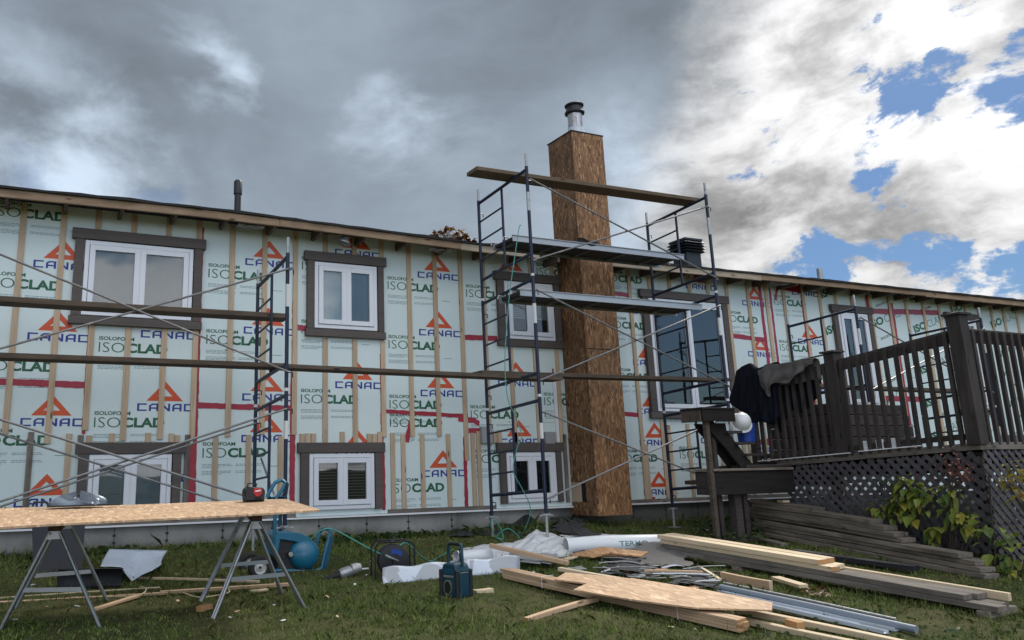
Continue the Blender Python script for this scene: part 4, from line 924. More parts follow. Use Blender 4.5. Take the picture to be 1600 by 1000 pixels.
def new_pile():
    Lf = gp(1031, 872); Rf = gp(1562, 972)
    d_ = (Rf-Lf).normalized(); nrm = Vector((-d_.y, d_.x, 0)).normalized()
    if nrm.x < 0: nrm = -nrm
    def pp(t, off, h): p = Lf.lerp(Rf, t)+nrm*off; return Vector((p.x, p.y, gz(p.y)+h))
    def b(t0, t1, off, h, w, m, lab, hh=.043, e=None): tag(board('lumber_board', pp(t0, off, h), pp(t1, off, h), w, hh, m, warp=.006, ends=e), lab, 'lumber', 'boards of the big lumber pile')
    for i, t in enumerate((.3, .97)): p = pp(t, -.02, .03); q = pp(t, .42, .03); tag(board('bearer', p, q, .09, .06, 'old_board'), ['wooden bearer hidden under the middle of the lumber pile', 'dark wooden bearer under the near end of the lumber pile'][i], 'bearer')
    b(.0, 1.0, .075, .082, .14, 'grey_board', 'grey lowest front board of the lumber pile', e='old_board')
    b(.0, .985, .225, .082, .14, 'grey_board', 'grey lowest middle board of the lumber pile')
    b(.01, .93, .075, .128, .14, 'grey_board', 'grey board resting on the lowest front board')
    b(.01, .94, .225, .128, .14, 'grey_board', 'grey second layer board beside the pale long one')
    b(.0, .985, .33, .135, .05, 'new_board', 'long pale new board edge behind the grey boards', .06)
    b(.005, .60, .085, .174, .14, 'new_board', 'new pale board in the third layer of the lumber pile', e='end_grain')
    b(.01, .585, .235, .174, .14, 'new_board', 'new pale board at the back of the third layer')
    b(-.005, .565, .075, .219, .14, 'new_board', 'topmost front new pale board of the lumber pile', e='end_grain')
    b(-.01, .56, .222, .219, .14, 'new_board', 'topmost back new pale board of the lumber pile', e='end_grain')
new_pile()
def bundle():
    A = gp(783, 906); B_ = gp(1152, 992); d_ = (B_-A).normalized(); nr = Vector((-d_.y, d_.x, 0)).normalized()
    if nr.x < 0: nr = -nr
    t = thing('strip_bundle', A.lerp(B_, .5), 'banded bundle of reddish wood strips lying on the lawn', 'wood bundle')
    for k in range(4):
        for j in range(2):
            o = nr*(.035+j*.066); a = A.lerp(B_, random.uniform(-.01, .01))+o; c = A.lerp(B_, 1+random.uniform(-.015, .01))+o; h = .014+k*.021
            a.z = gz(a.y)+h+.01; c.z = gz(c.y)+h+.01; board('strip', a, c, .062, .0195, 'cedar', t, ends='end_grain')
    for s in (.22, .80):
        p = A.lerp(B_, s); b = MB(); q = [p+nr*(-.003), p+nr*.139]; z = gz(p.y)
        b.tube([(q[0].x, q[0].y, z+.01), (q[0].x, q[0].y, z+.106), (q[1].x, q[1].y, z+.106), (q[1].x, q[1].y, z+.01)], .003, 5); b.build('band', 'hat', t)
bundle()
def loose():
    def st(a, c, w, h, m, lab, ha=.02, hc=None, cat='board', nm='loose_board', e=None): tag(board(nm, gp(*a, ha), gp(*c, hc if hc is not None else ha), w, h, m, warp=.006, ends=e), lab, cat)
    st((1092, 953), (1345, 1008), .065, .04, 'new_board', 'pale board running to the bottom edge, nearer of a pair'); st((1150, 952), (1440, 1012), .065, .04, 'new_board', 'pale board beyond the nearer one, with a small block beside it')
    st((874, 889), (1010, 912), .06, .035, 'new_board', 'pale board under the upper corner of the chipboard strip', .05); st((985, 905), (1060, 918), .05, .02, 'cedar', 'thin reddish strip against the long chipboard strip', .05)
    st((822, 969), (932, 936), .045, .035, 'cedar', 'short round edged stick lying diagonally against the wood bundle', .02, .05, e='end_grain')
    st((766, 852), (888, 880), .075, .04, 'cedar', 'reddish board lying across the crumpled white plastic', .19, .08)
    st((1128, 902), (1205, 917), .05, .1, 'cedar', 'chunky wood offcut standing on edge in front of the lumber pile', .05, e='new_board'); st((1212, 903), (1256, 916), .09, .03, 'new_board', 'pale split offcut beside the chunky one', .06)
    st((1232, 972), (1252, 978), .07, .05, 'end_grain', 'small orange wood block between the pale boards', .05)
    st((740, 925), (768, 922), .07, .035, 'new_board', 'cream offcut beside the radio', .02)
    st((983, 856), (1012, 851), .09, .02, 'cedar', 'small wood offcut next to the broken chipboard', .06); st((1092, 886), (1125, 906), .03, .02, 'new_board', 'thin pale splinter by the end of the grey pipes', .05)
    st((1006, 892), (1098, 894), .035, .02, 'cedar', 'thin lath lying across the shredded scraps', .06); st((880, 874), (905, 868), .06, .02, 'new_board', 'pale stub under the broken chipboard', .05)
    # left lawn
    st((-40, 944), (262, 927), .045, .02, 'cedar', 'long thin strip passing behind the left sawhorse', .015); st((250, 926), (452, 913), .05, .025, 'cedar', 'thin strip running behind the right sawhorse', .02)
    st((-20, 936), (250, 918), .02, .012, 'new_board', 'narrow pale lath beyond the long strip on the left lawn', .015); st((212, 903), (405, 909), .03, .02, 'new_board', 'pale lath near the curled white sheet', .02)
    st((146, 953), (216, 931), .05, .02, 'cedar', 'short pale board touching the foot of the left sawhorse', .02); st((311, 952), (328, 947), .06, .04, 'end_grain', 'small wood block at the foot of the right sawhorse', .02)
    st((392, 924), (418, 921), .05, .015, 'new_board', 'tiny pale offcut right of the sawhorse leg', .01)
    def sheet(name, pix, h, m, lab, th=.012, cat='sheet'):
        pts = [gp(x, y, hh) for x, y, hh in [(p[0], p[1], p[2] if len(p) > 2 else h) for p in pix]]; b = MB(); n = len(pts)
        b.add([p for p in pts]+[p-Vector((0, 0, th)) for p in pts], [tuple(range(n)), tuple(range(2*n-1, n-1, -1))]+[(i, (i+1) % n, (i+1) % n+n, i+n) for i in range(n)])
        return tag(b.build(name, m), lab, cat)
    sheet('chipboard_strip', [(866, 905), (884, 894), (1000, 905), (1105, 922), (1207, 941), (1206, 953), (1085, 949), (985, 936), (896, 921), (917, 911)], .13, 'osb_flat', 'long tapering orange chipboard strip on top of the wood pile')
    sheet('chipboard_piece', [(891, 866, .07), (940, 854, .12), (1013, 862, .1), (1002, 869, .08), (953, 863, .12), (927, 870, .07)], .1, 'osb_scrap', 'small broken piece of chipboard on the scrap heap')
    # steel and plastic profiles
    for i, (a, c, r, m, lab) in enumerate((((1126, 918), (1432, 984), .028, 'pipe_grey', 'thick grey pipe in the bundle beside the lumber'), ((1130, 911), (1400, 968), .012, 'galv', 'thin metal tube behind the thick grey pipe'))):
        b = MB(); p, q = gp(*a, r+.01), gp(*c, r+.01); b.tube([p, p.lerp(q, .5)+Vector((0, 0, .004)), q], r, 14); tag(b.build('pipe', m, smooth='auto'), lab, 'pipe')
    for i, (a, c) in enumerate((((1124, 926), (1402, 986)), ((1150, 936), (1385, 990)), ((1128, 931), (1340, 978)))):
        p, q = gp(*a, .01), gp(*c, .01); d_ = (q-p).normalized(); M = frame(p, q); L = (q-p).length; b = MB()
        for lo, hi in (((0, -.03, 0), (L, .03, .003)), ((0, -.03, .003), (L, -.027, .025)), ((0, .027, .003), (L, .03, .018))): b.box(lo, hi, M)
        tag(b.build('metal_profile', 'sheet_metal'), ['pale metal channel nearest to the thick grey pipe', 'pale metal channel nearest the lawn', 'pale metal channel in the middle of the profiles'][i], 'profile')
loose()

# ------------------------------------------------------------------ soft scraps
def crumple(name, pix, m, lab, hfn, cat, seed=0, n=40, amp=.03, fs=6., thick=.003, group=None, base=.02):
    "a sheet over the ground polygon (pixels), lifted by hfn(u, v) and creased"
    a, b_, c, d_ = [gp(*p) for p in pix]; rs = random.Random(seed); dirs = [(rs.uniform(-1, 1), rs.uniform(-1, 1), rs.uniform(0, 6)) for _ in range(9)]
    def crease(u, v):
        s = 0
        for i, (p, q, r_) in enumerate(dirs): s += abs(math.sin((u*p+v*q)*fs*(1+.5*i)+r_))/(1+.45*i)
        return s/3.2-.8
    def fn(u, v):
        e = .05*crease(v*1.3+3, u+2); uu = u+e*(.5-abs(u-.5)); vv = v+e*.6
        p = a.lerp(b_, uu).lerp(d_.lerp(c, uu), vv); edge = min(u, 1-u, v, 1-v)*6; edge = min(1, edge)
        jag = .06*(1-edge); p += Vector((jag*math.sin(v*23+seed), jag*math.sin(u*31+seed), 0))
        z = gz(p.y)+base+hfn(u, v)+amp*crease(u, v)*(.3+.7*edge); return (p.x, p.y, max(z, gz(p.y)+.006))
    b = MB(); b.grid(fn, n, n); return tag(b.build(name, m, smooth=False, solid=thick), lab, cat, group)
g2 = lambda u, v, a, b_, s: math.exp(-((u-a)**2+(v-b_)**2)/s)
crumple('plastic_wrap', [(705, 884), (905, 872), (892, 846), (730, 858)], 'wrap', 'crumpled white plastic house wrap heaped in front of the foundation', lambda u, v: .20*max(0, 1-abs(u-.66)/.24)*max(0, 1-abs(v-.6)/.5)+.10*max(0, 1-abs(u-.86)/.16)*max(0, 1-abs(v-.45)/.5)+.05*g2(u, v, .3, .5, .12), 'plastic wrap', 3, 64, .085, 9)
def roll():
    a = gp(884, 853, .095); c = gp(1033, 849, .105); b = MB(); b.tube([a, a.lerp(c, .4)+Vector((0, 0, .01)), c], [.085, .095, .098], 20, caps=False); t = b.build('wrap_roll', 'film', smooth=True); tag(t, 'long white roll of house wrap lying by the chimney foot', 'roll')
    s = MB(); ax = (c-a).normalized(); M = frame(c, c+ax); s.lathe([(.0, 0), (.03, 0), (.03, -.03), (.045, -.03), (.045, .001), (.097, .001)], 20, M @ Matrix.Rotation(R(90), 4, 'Y')); s.build('roll_end', 'box_grey', t, smooth='auto')
    # printed letters on the roll
    k = MB(); co, fs = text_polys('TERMO', .34, .055, .03); p0 = a.lerp(c, .52); 
    vs = []
    side = ax.cross(Vector((0, 0, 1))).normalized()
    if side.y > 0: side = -side
    for q in co:
        an = R(10)+(q[1]-.025)/.098; cc = p0+ax*q[0]*(1 if ax.x > 0 else -1); vs.append(cc+(side*math.cos(an)+Vector((0, 0, 1))*math.sin(an))*.0992)
    k.add(vs, fs); k.build('printed_lettering', 'ink_grey', t)
    a = gp(713, 872, .075); c = gp(765, 868, .075); b = MB(); b.tube([a, c], .07, 18, caps=False); b.tube([a-(c-a)*.0, c], .03, 12, caps=False); t = tag(b.build('wrap_roll', 'film', smooth=True), 'short white roll seen through the radio handle', 'roll')
    crumple('plastic_wrap', [(880, 868), (985, 857), (960, 848), (880, 850)], 'film', 'loose white flap of wrap spread in front of the long roll', lambda u, v: .03+.05*v, 'plastic wrap', 6, 22, .03, 4)
roll()
def flap():
    A, B_ = gp(938, 862, .03), gp(906, 866, .03); T0, T1 = onY(925, 828, 8.75), onY(890, 822, 8.75)
    def fn(u, v):
        p = A.lerp(B_, u).lerp(T0.lerp(T1, u), v); p.z += .05*math.sin(v*math.pi)+.015*math.sin(u*9+v*5); p.y -= .10*math.sin(v*math.pi); p.x += .03*math.sin(v*6); return p
    b = MB(); b.grid(fn, 12, 12); tag(b.build('felt_scrap', 'felt', smooth=True, solid=.004), 'dark bent flap of roofing felt standing up over the white wrap', 'felt')
flap()
crumple('felt_scrap', [(940, 902), (1020, 905), (1012, 885), (958, 880)], 'felt', 'dark sheet of roofing felt behind the chipboard strip', lambda u, v: .05*math.sin(u*3.1), 'felt', 9, 16, .03, 3)
crumple('felt_scrap', [(1040, 918), (1128, 926), (1120, 900), (1062, 896)], 'felt', 'dark torn felt lying where the grey pipes begin', lambda u, v: .04*math.sin(u*3.1), 'felt', 10, 18, .04, 4)
crumple('felt_scrap', [(985, 885), (1075, 890), (1052, 862), (1005, 862)], 'felt_grey', 'brownish grey sheet leaning beside the lumber pile', lambda u, v: .02+.12*v, 'felt', 12, 16, .03, 3)
crumple('felt_scrap', [(738, 838), (858, 838), (850, 818), (748, 822)], 'tarp_dark', 'black felt crumpled against the foundation under the tall scaffold', lambda u, v: .16*g2(u, v, .28, .8, .02)+.2*g2(u, v, .72, .8, .025), 'felt', 13, 26, .07, 4)
crumple('felt_scrap', [(870, 836), (915, 838), (912, 820), (868, 822)], 'felt', 'dark felt bunched under the chimney', lambda u, v: .1*v, 'felt', 14, 14, .05, 3)
crumple('cloth_scrap', [(822, 892), (880, 893), (872, 876), (800, 874)], 'box_grey', 'grey green foam offcut poking out under the reddish board', lambda u, v: .05, 'scrap', 15, 8, .03, 2)
crumple('felt_scrap', [(704, 842), (738, 842), (736, 832), (706, 832)], 'black_plastic', 'small shiny black scrap on the grass beyond the radio', lambda u, v: .02, 'scrap', 23, 8, .03, 3)
def shreds():
    rs = random.Random(21)
    for i in range(26):
        x = rs.uniform(915, 1075); y = 868+(x-915)*.16+rs.uniform(-6, 22); L = rs.uniform(.15, .6); p = gp(x, y, rs.uniform(.02, .07)); an = rs.uniform(-.5, .1)-.35
        q = p+Vector((math.cos(an)*L, math.sin(an)*L, 0)); q.z = gz(q.y)+rs.uniform(.02, .08); o = board('siding_shred', p, q, rs.uniform(.02, .07), .006, rs.choice(['shred', 'shred', 'felt_grey', 'sheet_metal']), warp=.03)
        tag(o, 'thin grey torn strip in the scrap heap between chipboard and pipes', 'scrap', 'torn strips in the scrap heap')
    for i in range(14):
        x = rs.uniform(860, 1120); y = 866+(x-860)*.14+rs.uniform(-4, 30); p = gp(x, y, .02); an = rs.uniform(0, 6.28); n_ = rs.randint(5, 8); b = MB(); L = rs.uniform(.05, .13)
        b.add([p+Vector((math.cos(an+k*6.28/n_)*L*rs.uniform(.6, 1.3), math.sin(an+k*6.28/n_)*L*rs.uniform(.6, 1.3), rs.uniform(-.005, .035))) for k in range(n_)], [tuple(range(n_))])
        tag(b.build('siding_scrap', rs.choice(['felt', 'shred', 'felt_grey', 'hat', 'osb_scrap']), solid=.004), 'small ragged scrap lying in the heap between the white wrap and the pipes', 'scrap', 'ragged scraps in the heap')
    for i in range(46):
        x = rs.uniform(10, 1330); y = rs.uniform(875, 995)
        if 780 < x < 1330 and y > 900 and rs.random() < .6: continue
        p = gp(x, y, .012); s = rs.uniform(.012, .03); an = rs.uniform(0, 3); o = board('litter_chip', p, p+Vector((math.cos(an)*s*1.6, math.sin(an)*s*1.6, rs.uniform(0, .01))), s, .006, rs.choice(['hat', 'new_board', 'hat', 'cedar']))
        tag(o, 'tiny pale chip scattered on the lawn', 'litter', 'chips of foam and wood on the lawn')
shreds()
def flashing():
    a, c = gp(599, 915), gp(812, 893); t = thing('flashing_panel', a.lerp(c, .5), 'long white enamelled metal panel with grey stains standing behind the radio', 'panel')
    up1, up2 = onY(598, 888, a.y+.09), onY(812, 868, c.y+.07); b = MB(); n = 30; vs = []
    b.grid(lambda u, v: tuple(Vector(a.lerp(c, u)).lerp(up1.lerp(up2, u), v)+Vector((0, .010*math.sin(u*9)*v+.012*math.sin(v*3+u*14), .004+.010*v*math.sin(u*23)))), 30, 6); b.build('face', 'stained_metal', t, smooth=True, solid=.003)
    e = MB(); e.grid(lambda u, v: tuple(c.lerp(c+Vector((.03, .16, .0)), u).lerp(up2.lerp(up2+Vector((.03, .12, .0)), u), v)), 3, 3); e.build('end_flange', 'sheet_metal', t, solid=.003)
    e = MB(); e.grid(lambda u, v: tuple(a.lerp(c, u)+Vector((0, .05*v, .012))), 10, 1); e.build('bottom_lip', 'sheet_metal', t, solid=.003)
flashing()
def left_sheet():
    P0 = [gp(172, 905, .0)]
    # white curled sheet: profile runs along y, long axis x
    tops = [(171, 858), (262, 860)]; bots = [(157, 885), (174, 885), (190, 886), (196, 896), (206, 908), (222, 898), (238, 891), (252, 882)]
    def fn(u, v):
        i = min(int(u*7), 6); f = u*7-i; bx = bots[i][0]*(1-f)+bots[i+1][0]*f; by = bots[i][1]*(1-f)+bots[i+1][1]*f
        tx = tops[0][0]*(1-u)+tops[1][0]*u; ty = 858+2*u; Y = 8.95-1.05*v; p = onY(tx*(1-v)+bx*v-7*math.sin(v*3.14)*(.5-u)*0, ty*(1-v)+by*v, Y)
        p.y += .12*math.sin(v*math.pi); return (p.x, p.y, max(p.z, gz(p.y)+.006)-.02*math.sin(v*math.pi))
    b = MB(); b.grid(fn, 28, 14); tag(b.build('curled_sheet', 'enamel', smooth=True, solid=.004), 'pale blue white sheet curling up from the lawn near the foundation', 'sheet')
    b = MB(); A, B_ = gp(90, 908, .07), gp(192, 906, .07); ax = B_-A
    def f2(u, v): an = R(-150)+R(250)*v; return tuple(A+ax*u+Vector((0, math.cos(an)*.085, math.sin(an)*.085+.01)))
    b.grid(f2, 4, 14); tag(b.build('curled_sheet', 'tarp_dark', smooth=True, solid=.004), 'black half rolled sheet lying behind the left sawhorse', 'sheet')
    b = MB(); p, q = gp(52, 897), gp(128, 893); u1, u2 = onY(50, 822, p.y+.12), onY(133, 818, q.y+.12); b.add([p, q, u2, u1], [(0, 1, 2, 3)]); tag(b.build('dark_panel', 'tarp_dark', solid=.012), 'dark blue black panel standing behind the left sawhorse', 'panel')
left_sheet()

# ------------------------------------------------------------------ sawhorses, table, tools
def sawhorse(nt, ft, nl, nr_, fl, fr, lab):
    "top ends (near, far) and four foot points"
    base = (nl+nr_+fl+fr)/4; t = thing('sawhorse', base, lab, 'sawhorse', 'folding steel sawhorses')
    for top, feet in ((nt, (nl, nr_)), (ft, (fl, fr))):
        for s, f in zip((-1, 1), feet):
            b = MB(); a = top+Vector((s*.03, 0, 0)); b.tube([a, f], .0135, 9); b.tube([a+Vector((0, .055, 0)), f+Vector((0, .045, 0))], .0125, 9); b.build('leg', 'steel', t, smooth='auto')
        p, q = top.lerp(feet[0], .6), top.lerp(feet[1], .6); b = MB(); b.bar(p, q, .006, .030); b.build('cross_strap', 'steel', t)
        b = MB(); b.prism([top+Vector((-.055, -.008, -.05)), top+Vector((.055, -.008, -.05)), top+Vector((.035, -.008, .01)), top+Vector((-.035, -.008, .01))], (0, .075, 0)); b.build('head_bracket', 'steel', t)
    d_ = (ft-nt).normalized(); board('top_beam', nt-d_*.05+Vector((0, 0, .035)), ft+d_*.16+Vector((0, 0, .035)), .085, .05, 'blue_block', t)
V3 = lambda x, y, z: Vector((x, y, z))
sawhorse(V3(1.70, 6.40, -.375), V3(1.79, 7.0, -.345), V3(1.38, 6.33, -1.045), V3(2.11, 6.43, -1.04), V3(1.41, 6.93, -1.0), V3(2.11, 7.04, -1.0), 'steel tube sawhorse under the right end of the chipboard table, nearest the compressor')
sawhorse(V3(.27, 6.45, -.385), V3(.36, 7.05, -.35), V3(-.03, 6.6, -1.03), V3(.60, 6.38, -1.04), V3(.05, 7.14, -1.0), V3(.73, 7.19, -.995), 'steel tube sawhorse under the left end of the chipboard table')
def table():
    c = [V3(-.42, 5.9, -.318), V3(2.06, 5.93, -.279), V3(2.16, 7.16, -.238), V3(-.36, 7.16, -.236)]
    b = MB(); n = 12
    def top(u, v): p = c[0].lerp(c[1], u).lerp(c[3].lerp(c[2], u), v); return p+V3(0, 0, -.012*math.sin(u*math.pi)*0+.004*math.sin(u*6+v*2))
    vs = [top(i/n, j/n) for j in range(n+1) for i in range(n+1)]; vb = [p-V3(0, 0, .013) for p in vs]; m = n+1; fs = []
    for j in range(n):
        for i in range(n): fs.append((j*m+i, j*m+i+1, (j+1)*m+i+1, (j+1)*m+i)); fs.append(tuple(m*m+k for k in ((j+1)*m+i, (j+1)*m+i+1, j*m+i+1, j*m+i)))
    for i in range(n): fs += [(i+1, i, m*m+i, m*m+i+1), (n*m+i, n*m+i+1, m*m+n*m+i+1, m*m+n*m+i), (i*m, (i+1)*m, m*m+(i+1)*m, m*m+i*m), ((i+1)*m+n, i*m+n, m*m+i*m+n, m*m+(i+1)*m+n)]
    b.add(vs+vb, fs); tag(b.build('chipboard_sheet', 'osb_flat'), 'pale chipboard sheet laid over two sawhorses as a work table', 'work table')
    # laser level
    zt = -.243; x, y = 1.83, 6.98; w = .082; t = thing('laser_level', (x, y, zt), 'black and red laser level box standing on the chipboard table', 'laser level')
    b = MB(); b.box((x-w, y-.055, zt), (x+w, y+.055, zt+.012)); b.prism([(x-w, y-.06, zt+.012), (x+w, y-.06, zt+.012), (x+w, y-.06, zt+.095), (x+w*.8, y-.06, zt+.115), (x-w*.6, y-.06, zt+.125), (x-w, y-.06, zt+.105)], (0, .12, 0)); b.build('housing', 'black_plastic', t, bevel=.006)
    b = MB(); b.prism([(x-.012, y-.066, zt+.115), (x+.055, y-.066, zt+.108), (x+.06, y-.066, zt+.075), (x+.03, y-.066, zt+.04), (x+.008, y-.066, zt+.04), (x-.02, y-.066, zt+.075)], (0, .008, 0)); b.build('red_panel', 'red_plastic', t, bevel=.002)
    b = MB(); b.box((x-.003, y-.0675, zt+.082), (x+.045, y-.0662, zt+.092), Matrix.Translation((x, 0, zt+.087)) @ Matrix.Rotation(R(-8), 4, 'Y') @ Matrix.Translation((-x, 0, -zt-.087))); b.build('badge', 'hat', t)
    b = MB(); b.box((x-.0, y-.0665, zt+.018), (x+.05, y-.0605, zt+.045)); b.build('dark_window', 'near_black', t)
    b = MB(); b.tube([(x-.055, y, zt+.118), (x-.05, y, zt+.15), (x-.005, y, zt+.15), (x, y, zt+.118)], .007, 7); b.build('carry_handle', 'black_plastic', t, smooth='auto')
    b = MB(); b.tube([(x+.02, y, zt+.11), (x+.02, y, zt+.145)], .006, 7); b.tube([(x+.02, y, zt+.14), (x+.02, y, zt+.15)], .011, 8); b.build('knob', 'black_plastic', t, smooth='auto')
    for s in (-1, 1): b = MB(); b.box((x+s*(w+.001)-.008, y-.03, zt+.05), (x+s*(w+.001)+.008, y+.03, zt+.09)); b.build('side_grip', 'black_plastic', t)
    # cordless saw in a plastic bag at the far edge
    x, y, zt = .42, 7.02, -.238; t = thing('plastic_bag', (x, y, zt), 'clear plastic bag crumpled over a black tool on the left end of the table', 'bag')
    rs = random.Random(3)
    def fb(u, v):
        an = u*2*math.pi; r = 1-.9*(v**2); q = 1+.12*math.sin(an*5+v*4)+.09*math.sin(an*9); return (x+.02+.19*math.cos(an)*r*q, y+.07*math.sin(an)*r*q, zt+.012+.075*v**.7*(1+.35*math.sin(an*2+1)+.15*math.sin(an*7)))
    b = MB(); b.grid(fb, 36, 8); b.build('bag_film', 'bag', t)
    b = MB(); b.box((x-.03, y-.05, zt+.003), (x+.33, y-.015, zt+.017)); b.box((x-.2, y-.09, zt+.004), (x+.14, y-.055, zt+.016)); b.build('black_bar', 'black_plastic', t)
    b = MB(); b.tube([(x-.3, y-.02, zt+.012), (x-.29, y-.02, zt+.045), (x-.20, y-.03, zt+.04), (x-.19, y-.03, zt+.012)], .009, 7); b.build('handle_loop', 'tarp_dark', t)
table()

def compressor():
    Y = 7.85; Pp = lambda px, py, y=Y: onY(px, py, y)
    w0 = Pp(404, 886); t = thing('air_compressor', (w0.x+.3, Y, gz(Y)), 'teal blue wheeled air compressor with round tank behind the right sawhorse', 'compressor')
    # wheels
    for dy in (-.03, .33):
        c = V3(w0.x, Y+dy, w0.z); M = Matrix.Translation(c) @ Matrix.Rotation(R(90), 4, 'X')
        b = MB(); b.lathe([(.058, -.04), (.09, -.042), (.104, -.03), (.108, 0), (.104, .03), (.09, .042), (.058, .04)], 28, M); wh = b.build('wheel', 'rubber', t, smooth='auto')
        b = MB(); b.lathe([(0, .028), (.018, .03), (.02, .018), (.04, .012), (.052, .03), (.060, .034), (.060, -.03), (0, -.03)], 24, M); b.build('rim', 'rim', wh, smooth='auto')
        b = MB(); b.lathe([(0, .04), (.012, .04), (.014, .02)], 12, M); b.build('hub', 'black_plastic', wh, smooth='auto')
    # tanks (two horizontal cylinders running away from the viewer)
    for px, rr in ((476, .148),):
        c = Pp(px, 873); c.z = max(c.z, gz(Y)+.17)
        M = Matrix.Translation(V3(c.x, Y+.02, c.z)) @ Matrix.Rotation(R(82), 4, 'X')
        prof = [(0, .09)]+[(rr*math.sin(a), .09*math.cos(a)) for a in np.linspace(.2, math.pi/2, 7)]+[(rr, -.36)]+[(rr*math.cos(a), -.36-.08*math.sin(a)) for a in np.linspace(.2, math.pi/2, 6)]
        b = MB(); b.lathe(prof, 32, M); b.build('tank', 'teal', t, smooth=True)
    # base tube frame: loop along the ground that rises into the front handle
    a, e = Pp(395, 893), Pp(498, 893); f0 = Pp(510, 865); f1 = Pp(518, 828)
    for dy in (0., .30):
        b = MB(); b.tube([V3(a.x, Y+dy, a.z+.01), V3(e.x-.03, Y+dy, e.z+.005), V3(e.x+.03, Y+dy, e.z+.03), V3(f0.x-.02, Y+dy, f0.z), V3(f1.x-.01, Y+dy+.01, f1.z-.03)]+([V3(f1.x, Y+.05, f1.z)] if dy == 0 else []), .0175, 10); b.build('frame_tube', 'teal', t, smooth='auto')
    b = MB(); b.tube([V3(f1.x-.01, Y+.0, f1.z-.03), V3(f1.x+.005, Y+.06, f1.z), V3(f1.x+.005, Y+.25, f1.z), V3(f1.x-.01, Y+.31, f1.z-.03)], .0175, 10); b.build('front_handle', 'teal', t, smooth='auto')
    b = MB(); c1, c2 = Pp(503, 893), Pp(521, 838); b.prism([V3(c1.x, Y-.015, c1.z), V3(c1.x+.05, Y-.015, c1.z), V3(c2.x+.0, Y-.015, c2.z), V3(c2.x-.04, Y-.015, c2.z)], (0, .012, 0)); b.build('front_plate', 'teal_dark', t, bevel=.003)
    # shroud over the pump
    pl = [(428, 868), (430, 838), (436, 831), (466, 832), (482, 838), (490, 848), (490, 853), (478, 852), (460, 846), (438, 843), (434, 868)]
    b = MB(); b.prism([Pp(x, y, Y-.02) for x, y in pl], (0, .34, 0)); b.build('shroud', 'teal', t, bevel=.006)
    b = MB(); q0, q1 = Pp(436, 844), Pp(470, 890); b.box((q0.x, Y+.03, q1.z), (q1.x, Y+.28, q0.z)); 
    for k in range(6): zz = q1.z+(q0.z-q1.z)*(k+.5)/6; b.box((q0.x-.012, Y+.02, zz-.004), (q1.x+.01, Y+.29, zz+.004))
    b.build('pump', 'black_plastic', t)
    b = MB(); g = Pp(453, 866); b.lathe([(0, .0), (.022, 0), (.024, .012), (.02, .016), (0, .016)], 14, Matrix.Translation((g.x, Y-.02, g.z)) @ Matrix.Rotation(R(90), 4, 'X')); b.build('gauge', 'chrome', t)
    b = MB(); g = Pp(466, 858); b.tube([(g.x, Y-.01, g.z), (g.x+.04, Y-.03, g.z+.02)], .008, 7); b.build('coupling', 'chrome', t)
    # tall rear handle
    hp = [(428, 868), (430, 800), (432, 778), (442, 764), (446, 754), (440, 750), (430, 754), (421, 768), (417, 778)]
    b = MB(); b.tube([Pp(x, y, Y+.02) for x, y in hp], .0185, 10); b.build('rear_handle', 'teal', t, smooth='auto')
    hp = [(436, 868), (438, 800), (440, 780), (447, 768), (449, 757), (444, 751)]
    b = MB(); b.tube([Pp(x, y, Y+.26) for x, y in hp], .0185, 10); b.tube([Pp(418, 776, Y+.02), Pp(424, 779, Y+.1), Pp(440, 777, Y+.26)], .015, 8); b.build('rear_handle', 'teal_dark', t, smooth='auto')
    b = MB(); b.tube([Pp(434, 776), Pp(447, 776), Pp(449, 770)], .006, 6); b.build('hook', 'teal_dark', t)
    # grey bracing tube that leans on the scaffold
compressor()
def reel():
    c = onY(614, 875, 7.3); r = .145; M = Matrix.Translation(c) @ Matrix.Rotation(R(-12), 4, 'Z') @ Matrix.Rotation(R(90), 4, 'X')
    t = thing('hose_reel', (c.x, c.y, gz(7.3)), 'black and blue cable reel standing on the lawn left of the white panel', 'reel')
    for s in (-.06, .06):
        b = MB(); b.lathe([(0, s-.006), (r*.86, s-.008), (r, s-.002), (r, s+.004), (r*.9, s+.008), (0, s+.006)], 32, M); f = b.build('side_disc', 'black_plastic', t, smooth='auto')
        if s > 0:
            for k in (1, -1):
                p = MB(); n = 10; R0, R1 = r*.42, r*.72
                pts = [(R1*math.cos(a), R1*math.sin(a), s+.011) for a in np.linspace(R(90-32), R(90+32), n)]+[(R0*math.cos(a), R0*math.sin(a), s+.011) for a in np.linspace(R(90+45), R(90-45), n)]
                p.prism([(x, y*k, z) for x, y, z in pts], (0, 0, .002), M @ Matrix.Rotation(R(-14), 4, 'Z')); p.build('blue_label', 'reel_blue', f)
    b = MB()
    for i in range(9): b.lathe([(r*.78, -.05+i*.0115), (r*.80, -.046+i*.0115), (r*.78, -.041+i*.0115)], 24, M)
    b.build('wound_hose', 'hose', t, smooth=True)
    for s in (-.10, .10):
        b = MB(); q = [(-.19, -.20, s), (-.185, .13, s), (-.15, .17, s), (.15, .17, s), (.185, .13, s), (.19, -.20, s)]; b.tube([M @ Vector(p) for p in q], .009, 7); b.build('stand_frame', 'black_plastic', t, smooth='auto')
    b = MB()
    for q in ((-.185, -.19), (.185, -.19), (0, .17)): b = MB(); b.tube([M @ Vector((*q, -.1)), M @ Vector((*q, .1))], .009, 7); b.build('stand_bar', 'black_plastic', t)
    b = MB(); b.tube([M @ Vector((0, 0, -.1)), M @ Vector((0, 0, .1))], .02, 10); b.build('axle', 'black_plastic', t)
    b = MB(); b.tube([M @ Vector((.03, .0, .085)), M @ Vector((-.04, .03, .13)), M @ Vector((-.10, .06, .14))], .009, 8); b.build('crank', 'galv', t)
reel()
